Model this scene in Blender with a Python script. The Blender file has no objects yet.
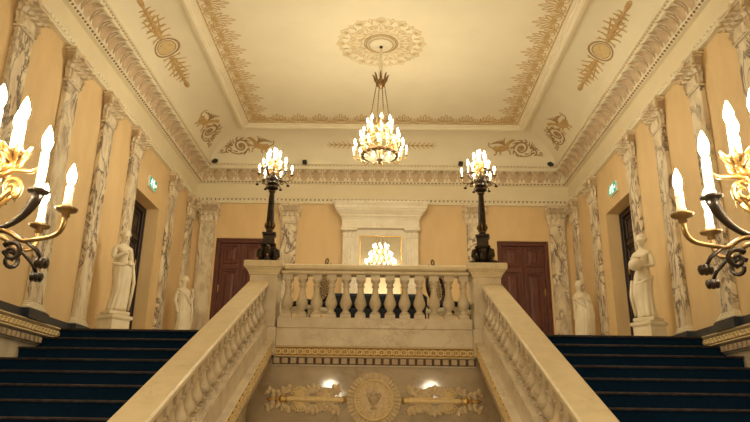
import bpy, bmesh, math, random
from math import sin, cos, pi, radians, sqrt
from mathutils import Vector, Matrix
random.seed(4)
SC = bpy.context.scene
COL = SC.collection

# ------------------------------------------------------------------ dimensions (metres, upper floor is z = 0)
W = 4.5            # half width of the hall
YB = 15.15         # back wall
YF = -2.6          # wall behind the camera
YE = 9.38          # front edge of the upper landing
ZL = -2.924        # lower landing
RISE, SLOPE = 0.172, 0.436
RUN = RISE / SLOPE
XC = -0.07         # axis of the stair
HC = 5.32          # flat ceiling
D_OUT, D_IN = 1.17, 1.43   # ceiling frame, distance from the walls
D_CO, Z_CO = 0.36, 4.80    # top of the cornice = springing of the cove

# ------------------------------------------------------------------ materials
MATS = {}
def new_mat(name, color, rough=0.5, metal=0.0, spec=0.5):
    m = bpy.data.materials.new(name); m.use_nodes = True
    b = m.node_tree.nodes['Principled BSDF']
    b.inputs['Base Color'].default_value = (*color, 1)
    b.inputs['Roughness'].default_value = rough
    b.inputs['Metallic'].default_value = metal
    b.inputs['Specular IOR Level'].default_value = spec
    MATS[name] = m
    return m, m.node_tree.nodes, m.node_tree.links, b

def noisy(name, c1, c2, scale=8.0, rough=0.5, metal=0.0, detail=4.0, bump=0.0, bscale=None, stretch=(1, 1, 1), lo=0.35, hi=0.65, spec=0.5):
    m, n, l, b = new_mat(name, c1, rough, metal, spec)
    tc = n.new('ShaderNodeTexCoord'); mp = n.new('ShaderNodeMapping'); mp.inputs['Scale'].default_value = stretch
    nz = n.new('ShaderNodeTexNoise'); nz.inputs['Scale'].default_value = scale; nz.inputs['Detail'].default_value = detail
    cr = n.new('ShaderNodeValToRGB')
    cr.color_ramp.elements[0].position = lo; cr.color_ramp.elements[0].color = (*c1, 1)
    cr.color_ramp.elements[1].position = hi; cr.color_ramp.elements[1].color = (*c2, 1)
    l.new(tc.outputs['Object'], mp.inputs['Vector']); l.new(mp.outputs['Vector'], nz.inputs['Vector'])
    l.new(nz.outputs['Fac'], cr.inputs['Fac']); l.new(cr.outputs['Color'], b.inputs['Base Color'])
    if bump:
        nb = n.new('ShaderNodeTexNoise'); nb.inputs['Scale'].default_value = bscale or scale * 4; nb.inputs['Detail'].default_value = 3
        bp = n.new('ShaderNodeBump'); bp.inputs['Strength'].default_value = bump; bp.inputs['Distance'].default_value = 0.02
        l.new(mp.outputs['Vector'], nb.inputs['Vector']); l.new(nb.outputs['Fac'], bp.inputs['Height']); l.new(bp.outputs['Normal'], b.inputs['Normal'])
    return m

def marble(name, base, cloud, vein, vscale=2.2, width=0.05, rough=0.25, stretch=(1, 1, .55), amount=0.9, patch=0.5):
    """stone with cloudy ground and dark meandering veins; world-anchored so every block differs"""
    m, n, l, b = new_mat(name, base, rough)
    geo = n.new('ShaderNodeNewGeometry'); mp = n.new('ShaderNodeMapping'); mp.inputs['Scale'].default_value = stretch
    mp.inputs['Rotation'].default_value = (0.35, 0.3, 0.2)
    l.new(geo.outputs['Position'], mp.inputs['Vector'])
    n1 = n.new('ShaderNodeTexNoise'); n1.inputs['Scale'].default_value = vscale; n1.inputs['Detail'].default_value = 7; n1.inputs['Roughness'].default_value = .62; n1.inputs['Distortion'].default_value = .9
    l.new(mp.outputs['Vector'], n1.inputs['Vector'])
    s = n.new('ShaderNodeMath'); s.operation = 'SUBTRACT'; s.inputs[1].default_value = .5; l.new(n1.outputs['Fac'], s.inputs[0])
    a = n.new('ShaderNodeMath'); a.operation = 'ABSOLUTE'; l.new(s.outputs[0], a.inputs[0])
    mr = n.new('ShaderNodeMapRange'); mr.inputs['From Min'].default_value = 0; mr.inputs['From Max'].default_value = width
    mr.inputs['To Min'].default_value = 1; mr.inputs['To Max'].default_value = 0; l.new(a.outputs[0], mr.inputs['Value'])
    n2 = n.new('ShaderNodeTexNoise'); n2.inputs['Scale'].default_value = vscale * .55; n2.inputs['Detail'].default_value = 2
    l.new(mp.outputs['Vector'], n2.inputs['Vector'])
    mr2 = n.new('ShaderNodeMapRange'); mr2.inputs['From Min'].default_value = patch - .08; mr2.inputs['From Max'].default_value = patch + .12; l.new(n2.outputs['Fac'], mr2.inputs['Value'])
    mu = n.new('ShaderNodeMath'); mu.operation = 'MULTIPLY'; l.new(mr.outputs[0], mu.inputs[0]); l.new(mr2.outputs[0], mu.inputs[1])
    mu2 = n.new('ShaderNodeMath'); mu2.operation = 'MULTIPLY'; mu2.inputs[1].default_value = amount; l.new(mu.outputs[0], mu2.inputs[0])
    n3 = n.new('ShaderNodeTexNoise'); n3.inputs['Scale'].default_value = vscale * 1.7; n3.inputs['Detail'].default_value = 5
    l.new(mp.outputs['Vector'], n3.inputs['Vector'])
    mrc = n.new('ShaderNodeMapRange'); mrc.inputs['From Min'].default_value = .4; mrc.inputs['From Max'].default_value = .68; l.new(n3.outputs['Fac'], mrc.inputs['Value'])
    x1 = n.new('ShaderNodeMix'); x1.data_type = 'RGBA'; x1.inputs['A'].default_value = (*base, 1); x1.inputs['B'].default_value = (*cloud, 1)
    l.new(mrc.outputs[0], x1.inputs['Factor'])
    x2 = n.new('ShaderNodeMix'); x2.data_type = 'RGBA'; x2.inputs['B'].default_value = (*vein, 1)
    l.new(x1.outputs['Result'], x2.inputs['A']); l.new(mu2.outputs[0], x2.inputs['Factor']); l.new(x2.outputs['Result'], b.inputs['Base Color'])
    return m

noisy('plaster', (.79, .715, .545), (.83, .755, .585), 3, .75, bump=.04, bscale=40)
noisy('ceiling', (.79, .72, .555), (.82, .75, .585), 2, .8, bump=.03, bscale=30)
noisy('frieze', (.76, .67, .48), (.79, .70, .51), 3, .75)
noisy('silk', (.70, .507, .272), (.75, .55, .305), 5, .6, stretch=(1, 1, .35), bump=.05, bscale=90)
marble('vein_marble', (.80, .71, .55), (.56, .44, .31), (.10, .062, .06), 3.4, .052, .22, (1, 1, .5), .95, .42)
marble('pale_marble', (.67, .575, .445), (.55, .46, .345), (.30, .23, .165), 2.5, .018, .3, (1, 1, 1), .6, .47)
marble('rail_marble', (.72, .61, .43), (.65, .545, .37), (.28, .215, .15), 4.0, .010, .28, (1, 1, 1), .5, .5)
marble('panel_marble', (.50, .405, .30), (.41, .33, .24), (.26, .19, .13), 1.6, .03, .075, (1, 1, 1.6), .5, .5)
marble('white_marble', (.86, .79, .66), (.78, .69, .54), (.45, .38, .3), 2.0, .02, .3, (1, 1, 1), .5, .5)
noisy('statue_marble', (.80, .72, .57), (.72, .62, .46), 5, .4)
noisy('capital_stone', (.80, .69, .52), (.70, .58, .42), 14, .55)
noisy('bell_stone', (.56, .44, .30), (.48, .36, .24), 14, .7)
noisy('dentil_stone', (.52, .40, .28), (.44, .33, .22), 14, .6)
noisy('dentil_shade', (.13, .075, .055), (.10, .06, .045), 14, .7)  # shade in the gaps between dentils, put into the colour
noisy('border_paint', (.60, .42, .20), (.52, .35, .16), 14, .8)
noisy('black_marble', (.016, .024, .04), (.03, .04, .06), 6, .3)
noisy('carpet', (.0028, .0165, .046), (.005, .024, .062), 60, .95, bump=.5, bscale=260, spec=.1)
noisy('carpet_lit_edge', (.045, .04, .048), (.085, .07, .075), 45, .9, bump=.4, bscale=240, stretch=(.3, 1, 1), spec=.15)  # paler tread edges: light caught on the nosing, put into the colour
noisy('wood', (.085, .024, .018), (.15, .046, .030), 6, .55, stretch=(6, 6, .5), detail=6, bump=.05)
noisy('wood_dark', (.018, .008, .007), (.035, .014, .011), 6, .4, stretch=(6, 6, .6), detail=5)
noisy('bronze', (.022, .017, .015), (.05, .034, .024), 14, .34, .75)
noisy('gold', (.66, .43, .17), (.50, .30, .10), 20, .3, .9)
noisy('old_gold', (.27, .165, .065), (.15, .09, .04), 24, .35, .85)
noisy('chandelier_bronze', (.20, .11, .045), (.12, .065, .03), 24, .4, .5)
noisy('gilt_relief', (.82, .66, .38), (.74, .56, .29), 22, .5, .1)
noisy('gilt_ground', (.40, .24, .09), (.30, .175, .065), 22, .6)
noisy('relief_cream', (.78, .64, .44), (.62, .47, .29), 20, .5)
noisy('paint_brown', (.44, .28, .13), (.34, .21, .095), 14, .8)
noisy('paint_ochre', (.60, .41, .19), (.48, .31, .13), 10, .8)
noisy('paint_light', (.70, .54, .29), (.62, .46, .23), 14, .8)
noisy('leaf_paint', (.64, .49, .33), (.54, .39, .26), 10, .8)
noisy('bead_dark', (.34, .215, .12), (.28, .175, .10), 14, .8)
noisy('wax', (.90, .80, .60), (.85, .74, .54), 10, .5)
noisy('navy_cloth', (.010, .016, .030), (.02, .028, .045), 50, .9, bump=.2)
noisy('cane', (.16, .09, .045), (.10, .055, .03), 30, .6)
noisy('ivory', (.85, .78, .62), (.8, .72, .56), 8, .5)
noisy('black_plastic', (.012, .012, .014), (.02, .02, .022), 20, .5)
new_mat('chrome', (.6, .55, .45), .25, 1.0)
new_mat('sign_white', (.80, .85, .82), .4)
m_, n_, l_, b_ = new_mat('mirror', (.90, .88, .82), .015, 1.0)
def emit(name, color, strength, sampling='FRONT'):
    m, n, l, b = new_mat(name, (0.9, .8, .6), .4)
    b.inputs['Emission Color'].default_value = (*color, 1); b.inputs['Emission Strength'].default_value = strength
    m.cycles.emission_sampling = sampling
    return m
BULB = 122.0
emit('bulb_glow', (1.0, .898, .635), BULB, 'FRONT_BACK')
emit('bulb_glow_small', (1.0, .898, .635), BULB * .5, 'FRONT_BACK')
emit('sign_green', (.0, .30, .16), .35, 'NONE')
MATS['sign_green'].node_tree.nodes['Principled BSDF'].inputs['Base Color'].default_value = (.01, .20, .11, 1)
emit('sign_lit', (.75, 1.0, .88), .55, 'NONE')

# ------------------------------------------------------------------ mesh builder
class MB:
    def __init__(s):
        s.v = []; s.f = []; s.sm = []
    def add(s, verts, faces, smooth=False):
        o = len(s.v); s.v += [tuple(v) for v in verts]
        s.f += [tuple(i + o for i in f) for f in faces]; s.sm += [smooth] * len(faces)
    def box(s, x0, x1, y0, y1, z0, z1, shear=0.0):
        """shear: dz per dy"""
        x0, x1 = sorted((x0, x1)); y0, y1 = sorted((y0, y1)); z0, z1 = sorted((z0, z1))
        vs = [(x, y, z + shear * y) for z in (z0, z1) for y in (y0, y1) for x in (x0, x1)]
        s.add(vs, [(0, 2, 3, 1), (4, 5, 7, 6), (0, 1, 5, 4), (2, 6, 7, 3), (0, 4, 6, 2), (1, 3, 7, 5)])
    def bbox(s, x0, x1, y0, y1, z0, z1, b=.01):
        """box with chamfered edges"""
        x0, x1 = sorted((x0, x1)); y0, y1 = sorted((y0, y1)); z0, z1 = sorted((z0, z1))
        b = min(b, (x1 - x0) / 3, (y1 - y0) / 3, (z1 - z0) / 3)
        prof = [(b, z0), (0, z0 + b), (0, z1 - b), (b, z1)]
        ring = []
        for d, z in prof:
            xa, xb, ya, yb = x0 + d, x1 - d, y0 + d, y1 - d
            c = b * .6 if d == 0 else b * .3
            ring.append([(xa + c, ya, z), (xb - c, ya, z), (xb, ya + c, z), (xb, yb - c, z), (xb - c, yb, z), (xa + c, yb, z), (xa, yb - c, z), (xa, ya + c, z)])
        s.rings(ring, True, False)
    def rings(s, ring, caps=True, smooth=True, closed=True):
        n = len(ring[0]); vs = [p for r in ring for p in r]; fs = []
        for i in range(len(ring) - 1):
            for j in range(n if closed else n - 1):
                k = (j + 1) % n
                fs.append((i * n + j, i * n + k, (i + 1) * n + k, (i + 1) * n + j))
        s.add(vs, fs, smooth)
        if caps:
            o = len(s.v) - len(vs)
            s.f.append(tuple(o + j for j in reversed(range(n)))); s.sm.append(False)
            s.f.append(tuple(o + (len(ring) - 1) * n + j for j in range(n))); s.sm.append(False)
    def lathe(s, prof, c=(0, 0, 0), seg=20, caps=True, smooth=True, lobes=0, lobe=0.0):
        ring = []
        for r, z in prof:
            ring.append([(c[0] + r * (1 + lobe * cos(lobes * 2 * pi * j / seg)) * cos(2 * pi * j / seg), c[1] + r * (1 + lobe * cos(lobes * 2 * pi * j / seg)) * sin(2 * pi * j / seg), c[2] + z) for j in range(seg)])
        s.rings(ring, caps, smooth)
    def sqlathe(s, prof, c=(0, 0, 0), ax=1.0, ay=1.0):
        """square-plan moulding: prof of (half width, z)"""
        ring = [[(c[0] - h * ax, c[1] - h * ay, c[2] + z), (c[0] + h * ax, c[1] - h * ay, c[2] + z), (c[0] + h * ax, c[1] + h * ay, c[2] + z), (c[0] - h * ax, c[1] + h * ay, c[2] + z)] for h, z in prof]
        s.rings(ring, True, False)
    def tube(s, pts, rad, seg=8, caps=True):
        pts = [Vector(p) for p in pts]; n = len(pts)
        rad = rad if isinstance(rad, (list, tuple)) else [rad] * n
        t0 = (pts[1] - pts[0]).normalized()
        up = Vector((0, 0, 1)) if abs(t0.z) < .9 else Vector((1, 0, 0))
        nrm = t0.cross(up).normalized(); ring = []
        for i, p in enumerate(pts):
            t = (pts[min(i + 1, n - 1)] - pts[max(i - 1, 0)]).normalized()
            nrm = (nrm - t * nrm.dot(t)).normalized(); bn = t.cross(nrm)
            ring.append([p + (nrm * cos(2 * pi * j / seg) + bn * sin(2 * pi * j / seg)) * rad[i] for j in range(seg)])
        s.rings(ring, caps, True)
    def ball(s, c, r, seg=10, rows=7):
        rx, ry, rz = r if isinstance(r, (tuple, list)) else (r, r, r)
        ring = [[(c[0] + rx * sin(pi * i / rows) * cos(2 * pi * j / seg), c[1] + ry * sin(pi * i / rows) * sin(2 * pi * j / seg), c[2] - rz * cos(pi * i / rows)) for j in range(seg)] for i in range(1, rows)]
        o = len(s.v); s.rings(ring, False, True)
        n = len(ring); b = len(s.v); s.v.append((c[0], c[1], c[2] - rz)); s.v.append((c[0], c[1], c[2] + rz))
        for j in range(seg):
            k = (j + 1) % seg
            s.f.append((b, o + k, o + j)); s.f.append((b + 1, o + (n - 1) * seg + j, o + (n - 1) * seg + k)); s.sm += [True, True]
    def grid(s, fn, nu, nv, smooth=True):
        vs = [fn(i / nu, j / nv) for i in range(nu + 1) for j in range(nv + 1)]
        fs = [(i * (nv + 1) + j, (i + 1) * (nv + 1) + j, (i + 1) * (nv + 1) + j + 1, i * (nv + 1) + j + 1) for i in range(nu) for j in range(nv)]
        s.add(vs, fs, smooth)
    def prism(s, poly, fn, h0, h1):
        """poly of (u,v); fn(u,v,h) -> point"""
        n = len(poly); vs = [fn(u, v, h0) for u, v in poly] + [fn(u, v, h1) for u, v in poly]
        s.add(vs, [tuple(range(n))[::-1], tuple(range(n, 2 * n))] + [(i, (i + 1) % n, n + (i + 1) % n, n + i) for i in range(n)])
    def ribbon(s, pts, wd, fn, h=.006, closed=False):
        """raised painted/stucco line along 2-d pts mapped to a surface by fn(u,v,height)"""
        n = len(pts); L, R = [], []
        for i in range(n):
            a = pts[i - 1] if (i > 0 or closed) else pts[i]; c = pts[(i + 1) % n] if (i < n - 1 or closed) else pts[i]
            dx, dy = c[0] - a[0], c[1] - a[1]; q = sqrt(dx * dx + dy * dy) or 1
            w = wd(i / max(1, n - 1)) if callable(wd) else wd
            L.append((pts[i][0] - dy / q * w / 2, pts[i][1] + dx / q * w / 2)); R.append((pts[i][0] + dy / q * w / 2, pts[i][1] - dx / q * w / 2))
        ring = []
        for i in range(n):
            m = ((L[i][0] + R[i][0]) / 2, (L[i][1] + R[i][1]) / 2)
            ring.append([fn(*L[i], 0), fn(*L[i], h * .6), fn(*m, h), fn(*R[i], h * .6), fn(*R[i], 0)])
        if closed: ring.append(ring[0])
        s.rings(ring, False, True, closed=False)
    def xf(s, M, start=0):
        s.v[start:] = [tuple(M @ Vector(v)) for v in s.v[start:]]
    def mesh(s, name, mat):
        me = bpy.data.meshes.new(name); me.from_pydata(s.v, [], s.f)
        bm = bmesh.new(); bm.from_mesh(me)
        bmesh.ops.recalc_face_normals(bm, faces=bm.faces); bm.to_mesh(me); bm.free()
        if len(me.polygons) == len(s.sm): me.polygons.foreach_set('use_smooth', s.sm)
        me.materials.append(MATS[mat]); me.update()
        return me
    def build(s, name, mat, parent=None):
        o = bpy.data.objects.new(name, s.mesh(name, mat)); COL.objects.link(o)
        if parent is not None: o.parent = parent
        return o

def tag(o, label=None, cat=None, group=None, kind=None):
    if label: o['label'] = label
    if cat: o['category'] = cat
    if group: o['group'] = group
    if kind: o['kind'] = kind
    return o
def thing(name, label, cat, loc=(0, 0, 0), rz=0.0, group=None):
    o = bpy.data.objects.new(name, None); COL.objects.link(o); o.empty_display_size = .1
    o.location = loc; o.rotation_euler = (0, 0, rz)
    return tag(o, label, cat, group)
def struct(o): o['kind'] = 'structure'; return o
def inst(name, me, parent, loc=(0, 0, 0), rz=0.0):
    o = bpy.data.objects.new(name, me); COL.objects.link(o); o.parent = parent; o.location = loc; o.rotation_euler = (0, 0, rz); return o
def dup(root, loc, rz, label, group=None):
    r = root.copy(); COL.objects.link(r); r.location = loc; r.rotation_euler = (0, 0, rz); r['label'] = label
    if group: r['group'] = group
    for ch in list(root.children):
        c = ch.copy(); COL.objects.link(c); c.parent = r
        for g in list(ch.children):
            d = g.copy(); COL.objects.link(d); d.parent = c
    return r

# surfaces as maps (u along the wall, v up, h out of the surface)
def on_side(sx):
    return lambda y, z, h: (sx * (W - h), y, z)
def on_back(x, z, h): return (x, YB - h, z)
def cove_dz(t):
    return D_OUT - (D_OUT - D_CO) * cos(t * pi / 2), Z_CO + (HC - Z_CO) * sin(t * pi / 2)
def cove_map(side, y0=0, t0=.5, flip=1):
    """u along the wall in metres, v across the cove in metres (arc about .97 m), h off the surface"""
    def fn(u, v, h):
        t = t0 + v / .97
        d, z = cove_dz(t); d2, z2 = cove_dz(t + .01)
        tx, tz = d2 - d, z2 - z; q = sqrt(tx * tx + tz * tz)
        d += tz / q * h; z -= tx / q * h
        s_ = y0 + u * flip
        if side == 'L': return (-W + d, s_, z)
        if side == 'R': return (W - d, s_, z)
        return (s_, YB - d, z)
    return fn
def ceil_map(x0, y0, ang=0.0):
    ca, sa = cos(ang), sin(ang)
    return lambda u, v, h: (x0 + u * ca - v * sa, y0 + u * sa + v * ca, HC - h)

def spiral(cx, cy, r0, r1, a0, turns, n=22):
    return [(cx + (r0 + (r1 - r0) * i / n) * cos(a0 + turns * 2 * pi * i / n), cy + (r0 + (r1 - r0) * i / n) * sin(a0 + turns * 2 * pi * i / n)) for i in range(n + 1)]
def petal(cx, cy, ang, ln, wd, n=12):
    out = []
    for i in range(n + 1):
        t = i / n; a = 2 * pi * t
        u = ln * (1 - cos(a)) / 2; v = wd * sin(a) * (.4 + .6 * sin(pi * (1 - cos(a)) / 4))
        out.append((cx + u * cos(ang) - v * sin(ang), cy + u * sin(ang) + v * cos(ang)))
    return out
def bez(p0, p1, p2, n=10):
    return [((1 - t) ** 2 * p0[0] + 2 * t * (1 - t) * p1[0] + t * t * p2[0], (1 - t) ** 2 * p0[1] + 2 * t * (1 - t) * p1[1] + t * t * p2[1]) for t in [i / n for i in range(n + 1)]]
def bez3(p0, p1, p2, p3, n=12):
    p0, p1, p2, p3 = map(Vector, (p0, p1, p2, p3))
    return [p0 * (1 - t) ** 3 + p1 * 3 * t * (1 - t) ** 2 + p2 * 3 * t * t * (1 - t) + p3 * t ** 3 for t in [i / n for i in range(n + 1)]]

def sweep(mb, prof, side, y0=YF, smooth=False):
    """moulding along a wall, mitred into the back corners; prof of (distance from wall, z)"""
    if side in 'LR':
        s = -1 if side == 'L' else 1
        a = [(s * (W - d), y0, z) for d, z in prof]; b = [(s * (W - d), YB - d, z) for d, z in prof]
    else:
        a = [(-(W - d), YB - d, z) for d, z in prof]; b = [(W - d, YB - d, z) for d, z in prof]
    mb.rings([a, b], False, smooth, closed=False)

# ================================================================== THE ROOM
SIDES = (('left', 'L', -1), ('right', 'R', 1))
DY0, DY1, DZ1, DREC = 11.42, 12.72, 2.90, .30     # side doorways
PIL_Y = [7.13, 8.47, 9.80, 11.08, 13.32, 14.69]

for nm, S, s in SIDES:
    mb = MB(); t = .5
    def wbox(y0, y1, z0, z1): mb.box(s * W, s * (W + t), y0, y1, z0, z1)
    wbox(YF, DY0, 0, HC + .3); wbox(DY1, YB + t, 0, HC + .3); wbox(DY0, DY1, DZ1, HC + .3)
    wbox(DY0, DY1, -.3, 0)
    struct(mb.build('wall_' + nm, 'silk'))
    mb = MB(); mb.box(s * W, s * (W + t), YF, YE, ZL - .3, 0)
    struct(mb.build('wall_%s_lower' % nm, 'pale_marble'))
mb = MB()
DBX = [(-3.92, -2.72), (2.72, 3.93)]; DBZ = 3.0
for x0, x1 in ((-W, -3.92), (-2.72, 2.72), (3.93, W)): mb.box(x0, x1, YB, YB + .5, 0, HC + .3)
for x0, x1 in DBX: mb.box(x0, x1, YB, YB + .5, DBZ, HC + .3)
struct(mb.build('wall_back', 'silk'))
mb = MB(); mb.box(-W - .5, W + .5, YF - .3, YF, ZL - .3, HC + .3); struct(mb.build('wall_front', 'plaster'))

# floors: upper landing slab and lower landing
mb = MB(); mb.box(-W, W, YE + .17, YB + .4, -.30, 0); struct(mb.build('floor', 'white_marble'))
mb = MB(); mb.box(-W, W, YF, 9.6, ZL - .3, ZL); struct(mb.build('floor_lower', 'white_marble'))

# ceiling: flat field and coves
mb = MB(); mb.box(-W, W, YF, YB, HC + .07, HC + .37)
xi, yi = W - D_IN, YB - D_IN
struct(mb.build('ceiling', 'ceiling'))
CEIL = COL.objects['ceiling']
mb = MB(); mb.box(-xi, xi, YF, yi, HC, HC + .06); mb.build('ceiling_field', 'ceiling', CEIL)
for nm, S, s in SIDES + (('back', 'B', 0),):
    mb = MB()
    sweep(mb, [cove_dz(i / 14) for i in range(15)], S, smooth=True)
    struct(mb.build('trim_cove_' + nm, 'ceiling'))
    # ceiling frame: stepped moulding round the flat field
    mb = MB(); z = HC; d0, d1 = D_OUT, D_IN
    sweep(mb, [(d0 - .01, z + .02), (d0 - .01, z - .012), (d0 + .025, z - .012), (d0 + .03, z - .035), (d0 + .055, z - .035), (d0 + .06, z - .06), (d0 + .12, z - .075), (d0 + .175, z - .06),
               (d0 + .18, z - .04), (d0 + .215, z - .04), (d0 + .22, z - .02), (d1, z - .02), (d1, z + .02)], S)
    struct(mb.build('trim_ceiling_frame_' + nm, 'plaster'))
    # entablature: architrave, frieze, bead, cyma, lip
    mb = MB()
    sweep(mb, [(0, 3.865), (.075, 3.865), (.075, 3.90), (.09, 3.905), (.09, 3.925), (.03, 3.93), (.03, 3.985), (.055, 3.99), (.055, 4.005), (0, 4.005)], S)
    e = struct(mb.build('trim_architrave_' + nm, 'plaster'))
    mb = MB(); mk = MB()
    rng = (lambda st: [(-W + .1 + st * i) for i in range(int((2 * W - .2) / st) + 1)]) if S == 'B' else (lambda st: [1.0 + st * i for i in range(int((YB - .1 - 1.0) / st) + 1)])
    mp = on_back if S == 'B' else on_side(s)
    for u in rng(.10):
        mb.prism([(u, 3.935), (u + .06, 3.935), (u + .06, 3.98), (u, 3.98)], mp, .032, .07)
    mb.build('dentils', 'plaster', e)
    sweep(mk, [(.032, 3.931), (.034, 3.931), (.034, 3.984), (.032, 3.984)], S); mk.build('dentil_gap_shade', 'bead_dark', e)  # brown strip behind the dentils paints in the shade of the gaps
    mb = MB(); sweep(mb, [(0, 4.0), (.022, 4.0), (.022, 4.40), (0, 4.40)], S); struct(mb.build('trim_frieze_' + nm, 'frieze'))
    mb = MB()
    cy = [(.14 + .20 * (1 - cos(t / 8 * pi / 2)) , 4.425 + .215 * sin(t / 8 * pi / 2)) for t in range(9)]
    sweep(mb, [(.02, 4.372), (.10, 4.372), (.105, 4.385), (.13, 4.415), (.14, 4.425)] + cy + [(.350, 4.645), (.350, 4.665), (.335, 4.67), (.335, 4.72), (.335, 4.745), (.375, 4.755), (.385, 4.79), (.365, 4.80), (.30, 4.80)], S)
    e = struct(mb.build('trim_cornice_' + nm, 'plaster'))
    mb = MB()
    for u in rng(.085):
        c = mp(u, 4.392, .112); mb.ball(c, (.026, .026, .018), 6, 4)
    mb.build('bead_row', 'bead_dark', e)
    mb = MB()
    for u in rng(.085):
        c = mp(u, 4.735, .345); mb.ball(c, (.02, .02, .012), 5, 4)
    mb.build('upper_bead_row', 'leaf_paint', e)
    # acanthus leaves on the cyma
    mb = MB()
    for u0 in rng(.30):
        if S != 'B' and u0 < 5.5: continue
        if u0 + .3 > (YB - .2 if S != 'B' else W - .2): continue
        def cyma(u, v, h):
            t = max(0, min(1, v)); d = .14 + .20 * (1 - cos(t * pi / 2)); z = 4.425 + .215 * sin(t * pi / 2)
            return mp(u, z - h * .55, d + h)
        def leaf(a, b, u0=u0):
            q = b * 2 - 1
            w = .112 * (.50 + .50 * sin(pi * min(1, a * 1.05 + .02))) * (1 - max(0, a - .72) * 2.9) * (1 + .17 * cos(a * 7 * pi))
            h = .034 * (1 - .75 * q * q) * (.4 + a) + .30 * max(0, a - .68) ** 1.5 - .014 * abs(sin(q * 2.5 * pi)) * (.3 + a)
            return cyma(u0 + .11 + q * w, a * .95, h)
        mb.grid(leaf, 10, 10)
        for sg in (-1, 1):
            mb.ribbon([(u0 + .26 + sg * .03 * sin(k / 5 * pi * .8), .05 + .17 * k) for k in range(6)], lambda q: .020, lambda u, v, h: cyma(u, v, h + .004), .016)
    mb.build('acanthus_leaves', 'leaf_paint', e)

# black marble skirting with breaks under the pilasters, on the wall foot
for nm, S, s in SIDES:
    mb = MB()
    mb.box(s * (W - .07), s * (W + .02), 4.6, DY0, 0.003, .115); mb.box(s * (W - .07), s * (W + .02), DY1, YB - .05, .003, .115)
    for y in PIL_Y: mb.box(s * (W - .14), s * (W - .07), y - .26, y + .26, .003, .115)
    for y in PIL_Y: mb.box(s * (W - .125), s * (W - .0), y - .245, y + .245, .115, .129)
    struct(mb.build('baseboard_' + nm, 'black_marble'))
mb = MB()
for x0, x1 in ((-W + .06, -3.96), (-2.68, -1.0), (.95, 2.68), (3.97, W - .06)): mb.box(x0, x1, YB - .05, YB + .01, 0.003, .2)
struct(mb.build('baseboard_back', 'white_marble'))

# gilded guilloche band on the stair side of each wall at floor level
def guilloche(mb, fn, u0, u1, vc, hgt, out):
    n = max(2, int(round((u1 - u0) / (hgt * 1.0)))); p = (u1 - u0) / n
    for i in range(n):
        c = u0 + (i + .5) * p
        mb.ribbon([(c + p * .36 * cos(a * pi / 7), vc(c + p * .36 * cos(a * pi / 7)) + hgt * .30 * sin(a * pi / 7)) for a in range(14)], hgt * .20, lambda u, v, h: fn(u, v, out + h), .02, True)
        q = [fn(c, vc(c), out + .01)]; mb.ball(q[0], hgt * .11, 6, 4)
        x0 = c + p * .5
        mb.ribbon([(x0 - p * .16, vc(x0 - p * .16) + hgt * .34), (x0, vc(x0) + hgt * .1), (x0 + p * .16, vc(x0 + p * .16) + hgt * .34)], hgt * .15, lambda u, v, h: fn(u, v, out + h), .016)
        mb.ribbon([(x0 - p * .16, vc(x0 - p * .16) - hgt * .34), (x0, vc(x0) - hgt * .1), (x0 + p * .16, vc(x0 + p * .16) - hgt * .34)], hgt * .15, lambda u, v, h: fn(u, v, out + h), .016)
for nm, S, s in SIDES:
    mp = on_side(s)
    mb = MB(); y0, y1 = 3.0, YE - .01
    prof = [(0, 0), (.115, 0), (.115, -.018), (.095, -.03), (.085, -.035), (.085, -.125), (.10, -.13), (.105, -.15), (.06, -.165), (.045, -.17), (.045, -.26), (.03, -.275), (0, -.28)]
    mb.rings([[mp(y0, z, d) for d, z in prof], [mp(y1, z, d) for d, z in prof]], True, False, closed=False)
    tr = struct(mb.build('trim_stair_band_' + nm, 'pale_marble'))
    mb = MB(); guilloche(mb, mp, 5.6, y1, lambda u: -.08, .09, .086)
    mb.ribbon([(5.6, -.012), (y1, -.012)], .012, lambda u, v, h: mp(u, v, .116 + h), .006)
    mb.ribbon([(5.6, -.142), (y1, -.142)], .014, lambda u, v, h: mp(u, v, .104 + h), .006)
    mb.build('gilded_guilloche', 'gilt_relief', tr)
    mb = MB(); mb.prism([(5.6, -.125), (y1, -.125), (y1, -.036), (5.6, -.036)], mp, .0852, .0865); mb.build('gilt_ground', 'gilt_ground', tr)
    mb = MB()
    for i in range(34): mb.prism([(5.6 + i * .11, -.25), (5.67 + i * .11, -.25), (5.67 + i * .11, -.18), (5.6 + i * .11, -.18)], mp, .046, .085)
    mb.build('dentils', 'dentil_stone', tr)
    mb = MB(); mb.prism([(5.6, -.256), (y1, -.256), (y1, -.174), (5.6, -.174)], mp, .0455, .048); mb.build('dentil_gap_shade', 'dentil_shade', tr)

# ------------------------------------------------------------------ pilasters
def leaf_patch(mb, base, out, side, wd, ht, curl, lift=0.0):
    """a small acanthus leaf standing up from base; out/side unit vectors"""
    base = Vector(base); out = Vector(out); side = Vector(side); up = Vector((0, 0, 1))
    def fn(a, b):
        q = b * 2 - 1
        w = wd / 2 * (.72 + .28 * sin(a * pi)) * (1 - max(0, a - .75) * 2.6) * (1 + .14 * cos(a * 5 * pi))
        o = lift * a + curl * max(0, a - .55) ** 2 * 5 + .012 * (1 - q * q)
        z = ht * a - curl * max(0, a - .78) * 2.4
        return base + side * (q * w) + out * (o - .012 * abs(sin(q * 2 * pi)) * a) + up * z
    mb.grid(fn, 8, 6)
    mb.grid(lambda a, b: Vector(fn(a, b)) - out * .014, 8, 6)

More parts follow.
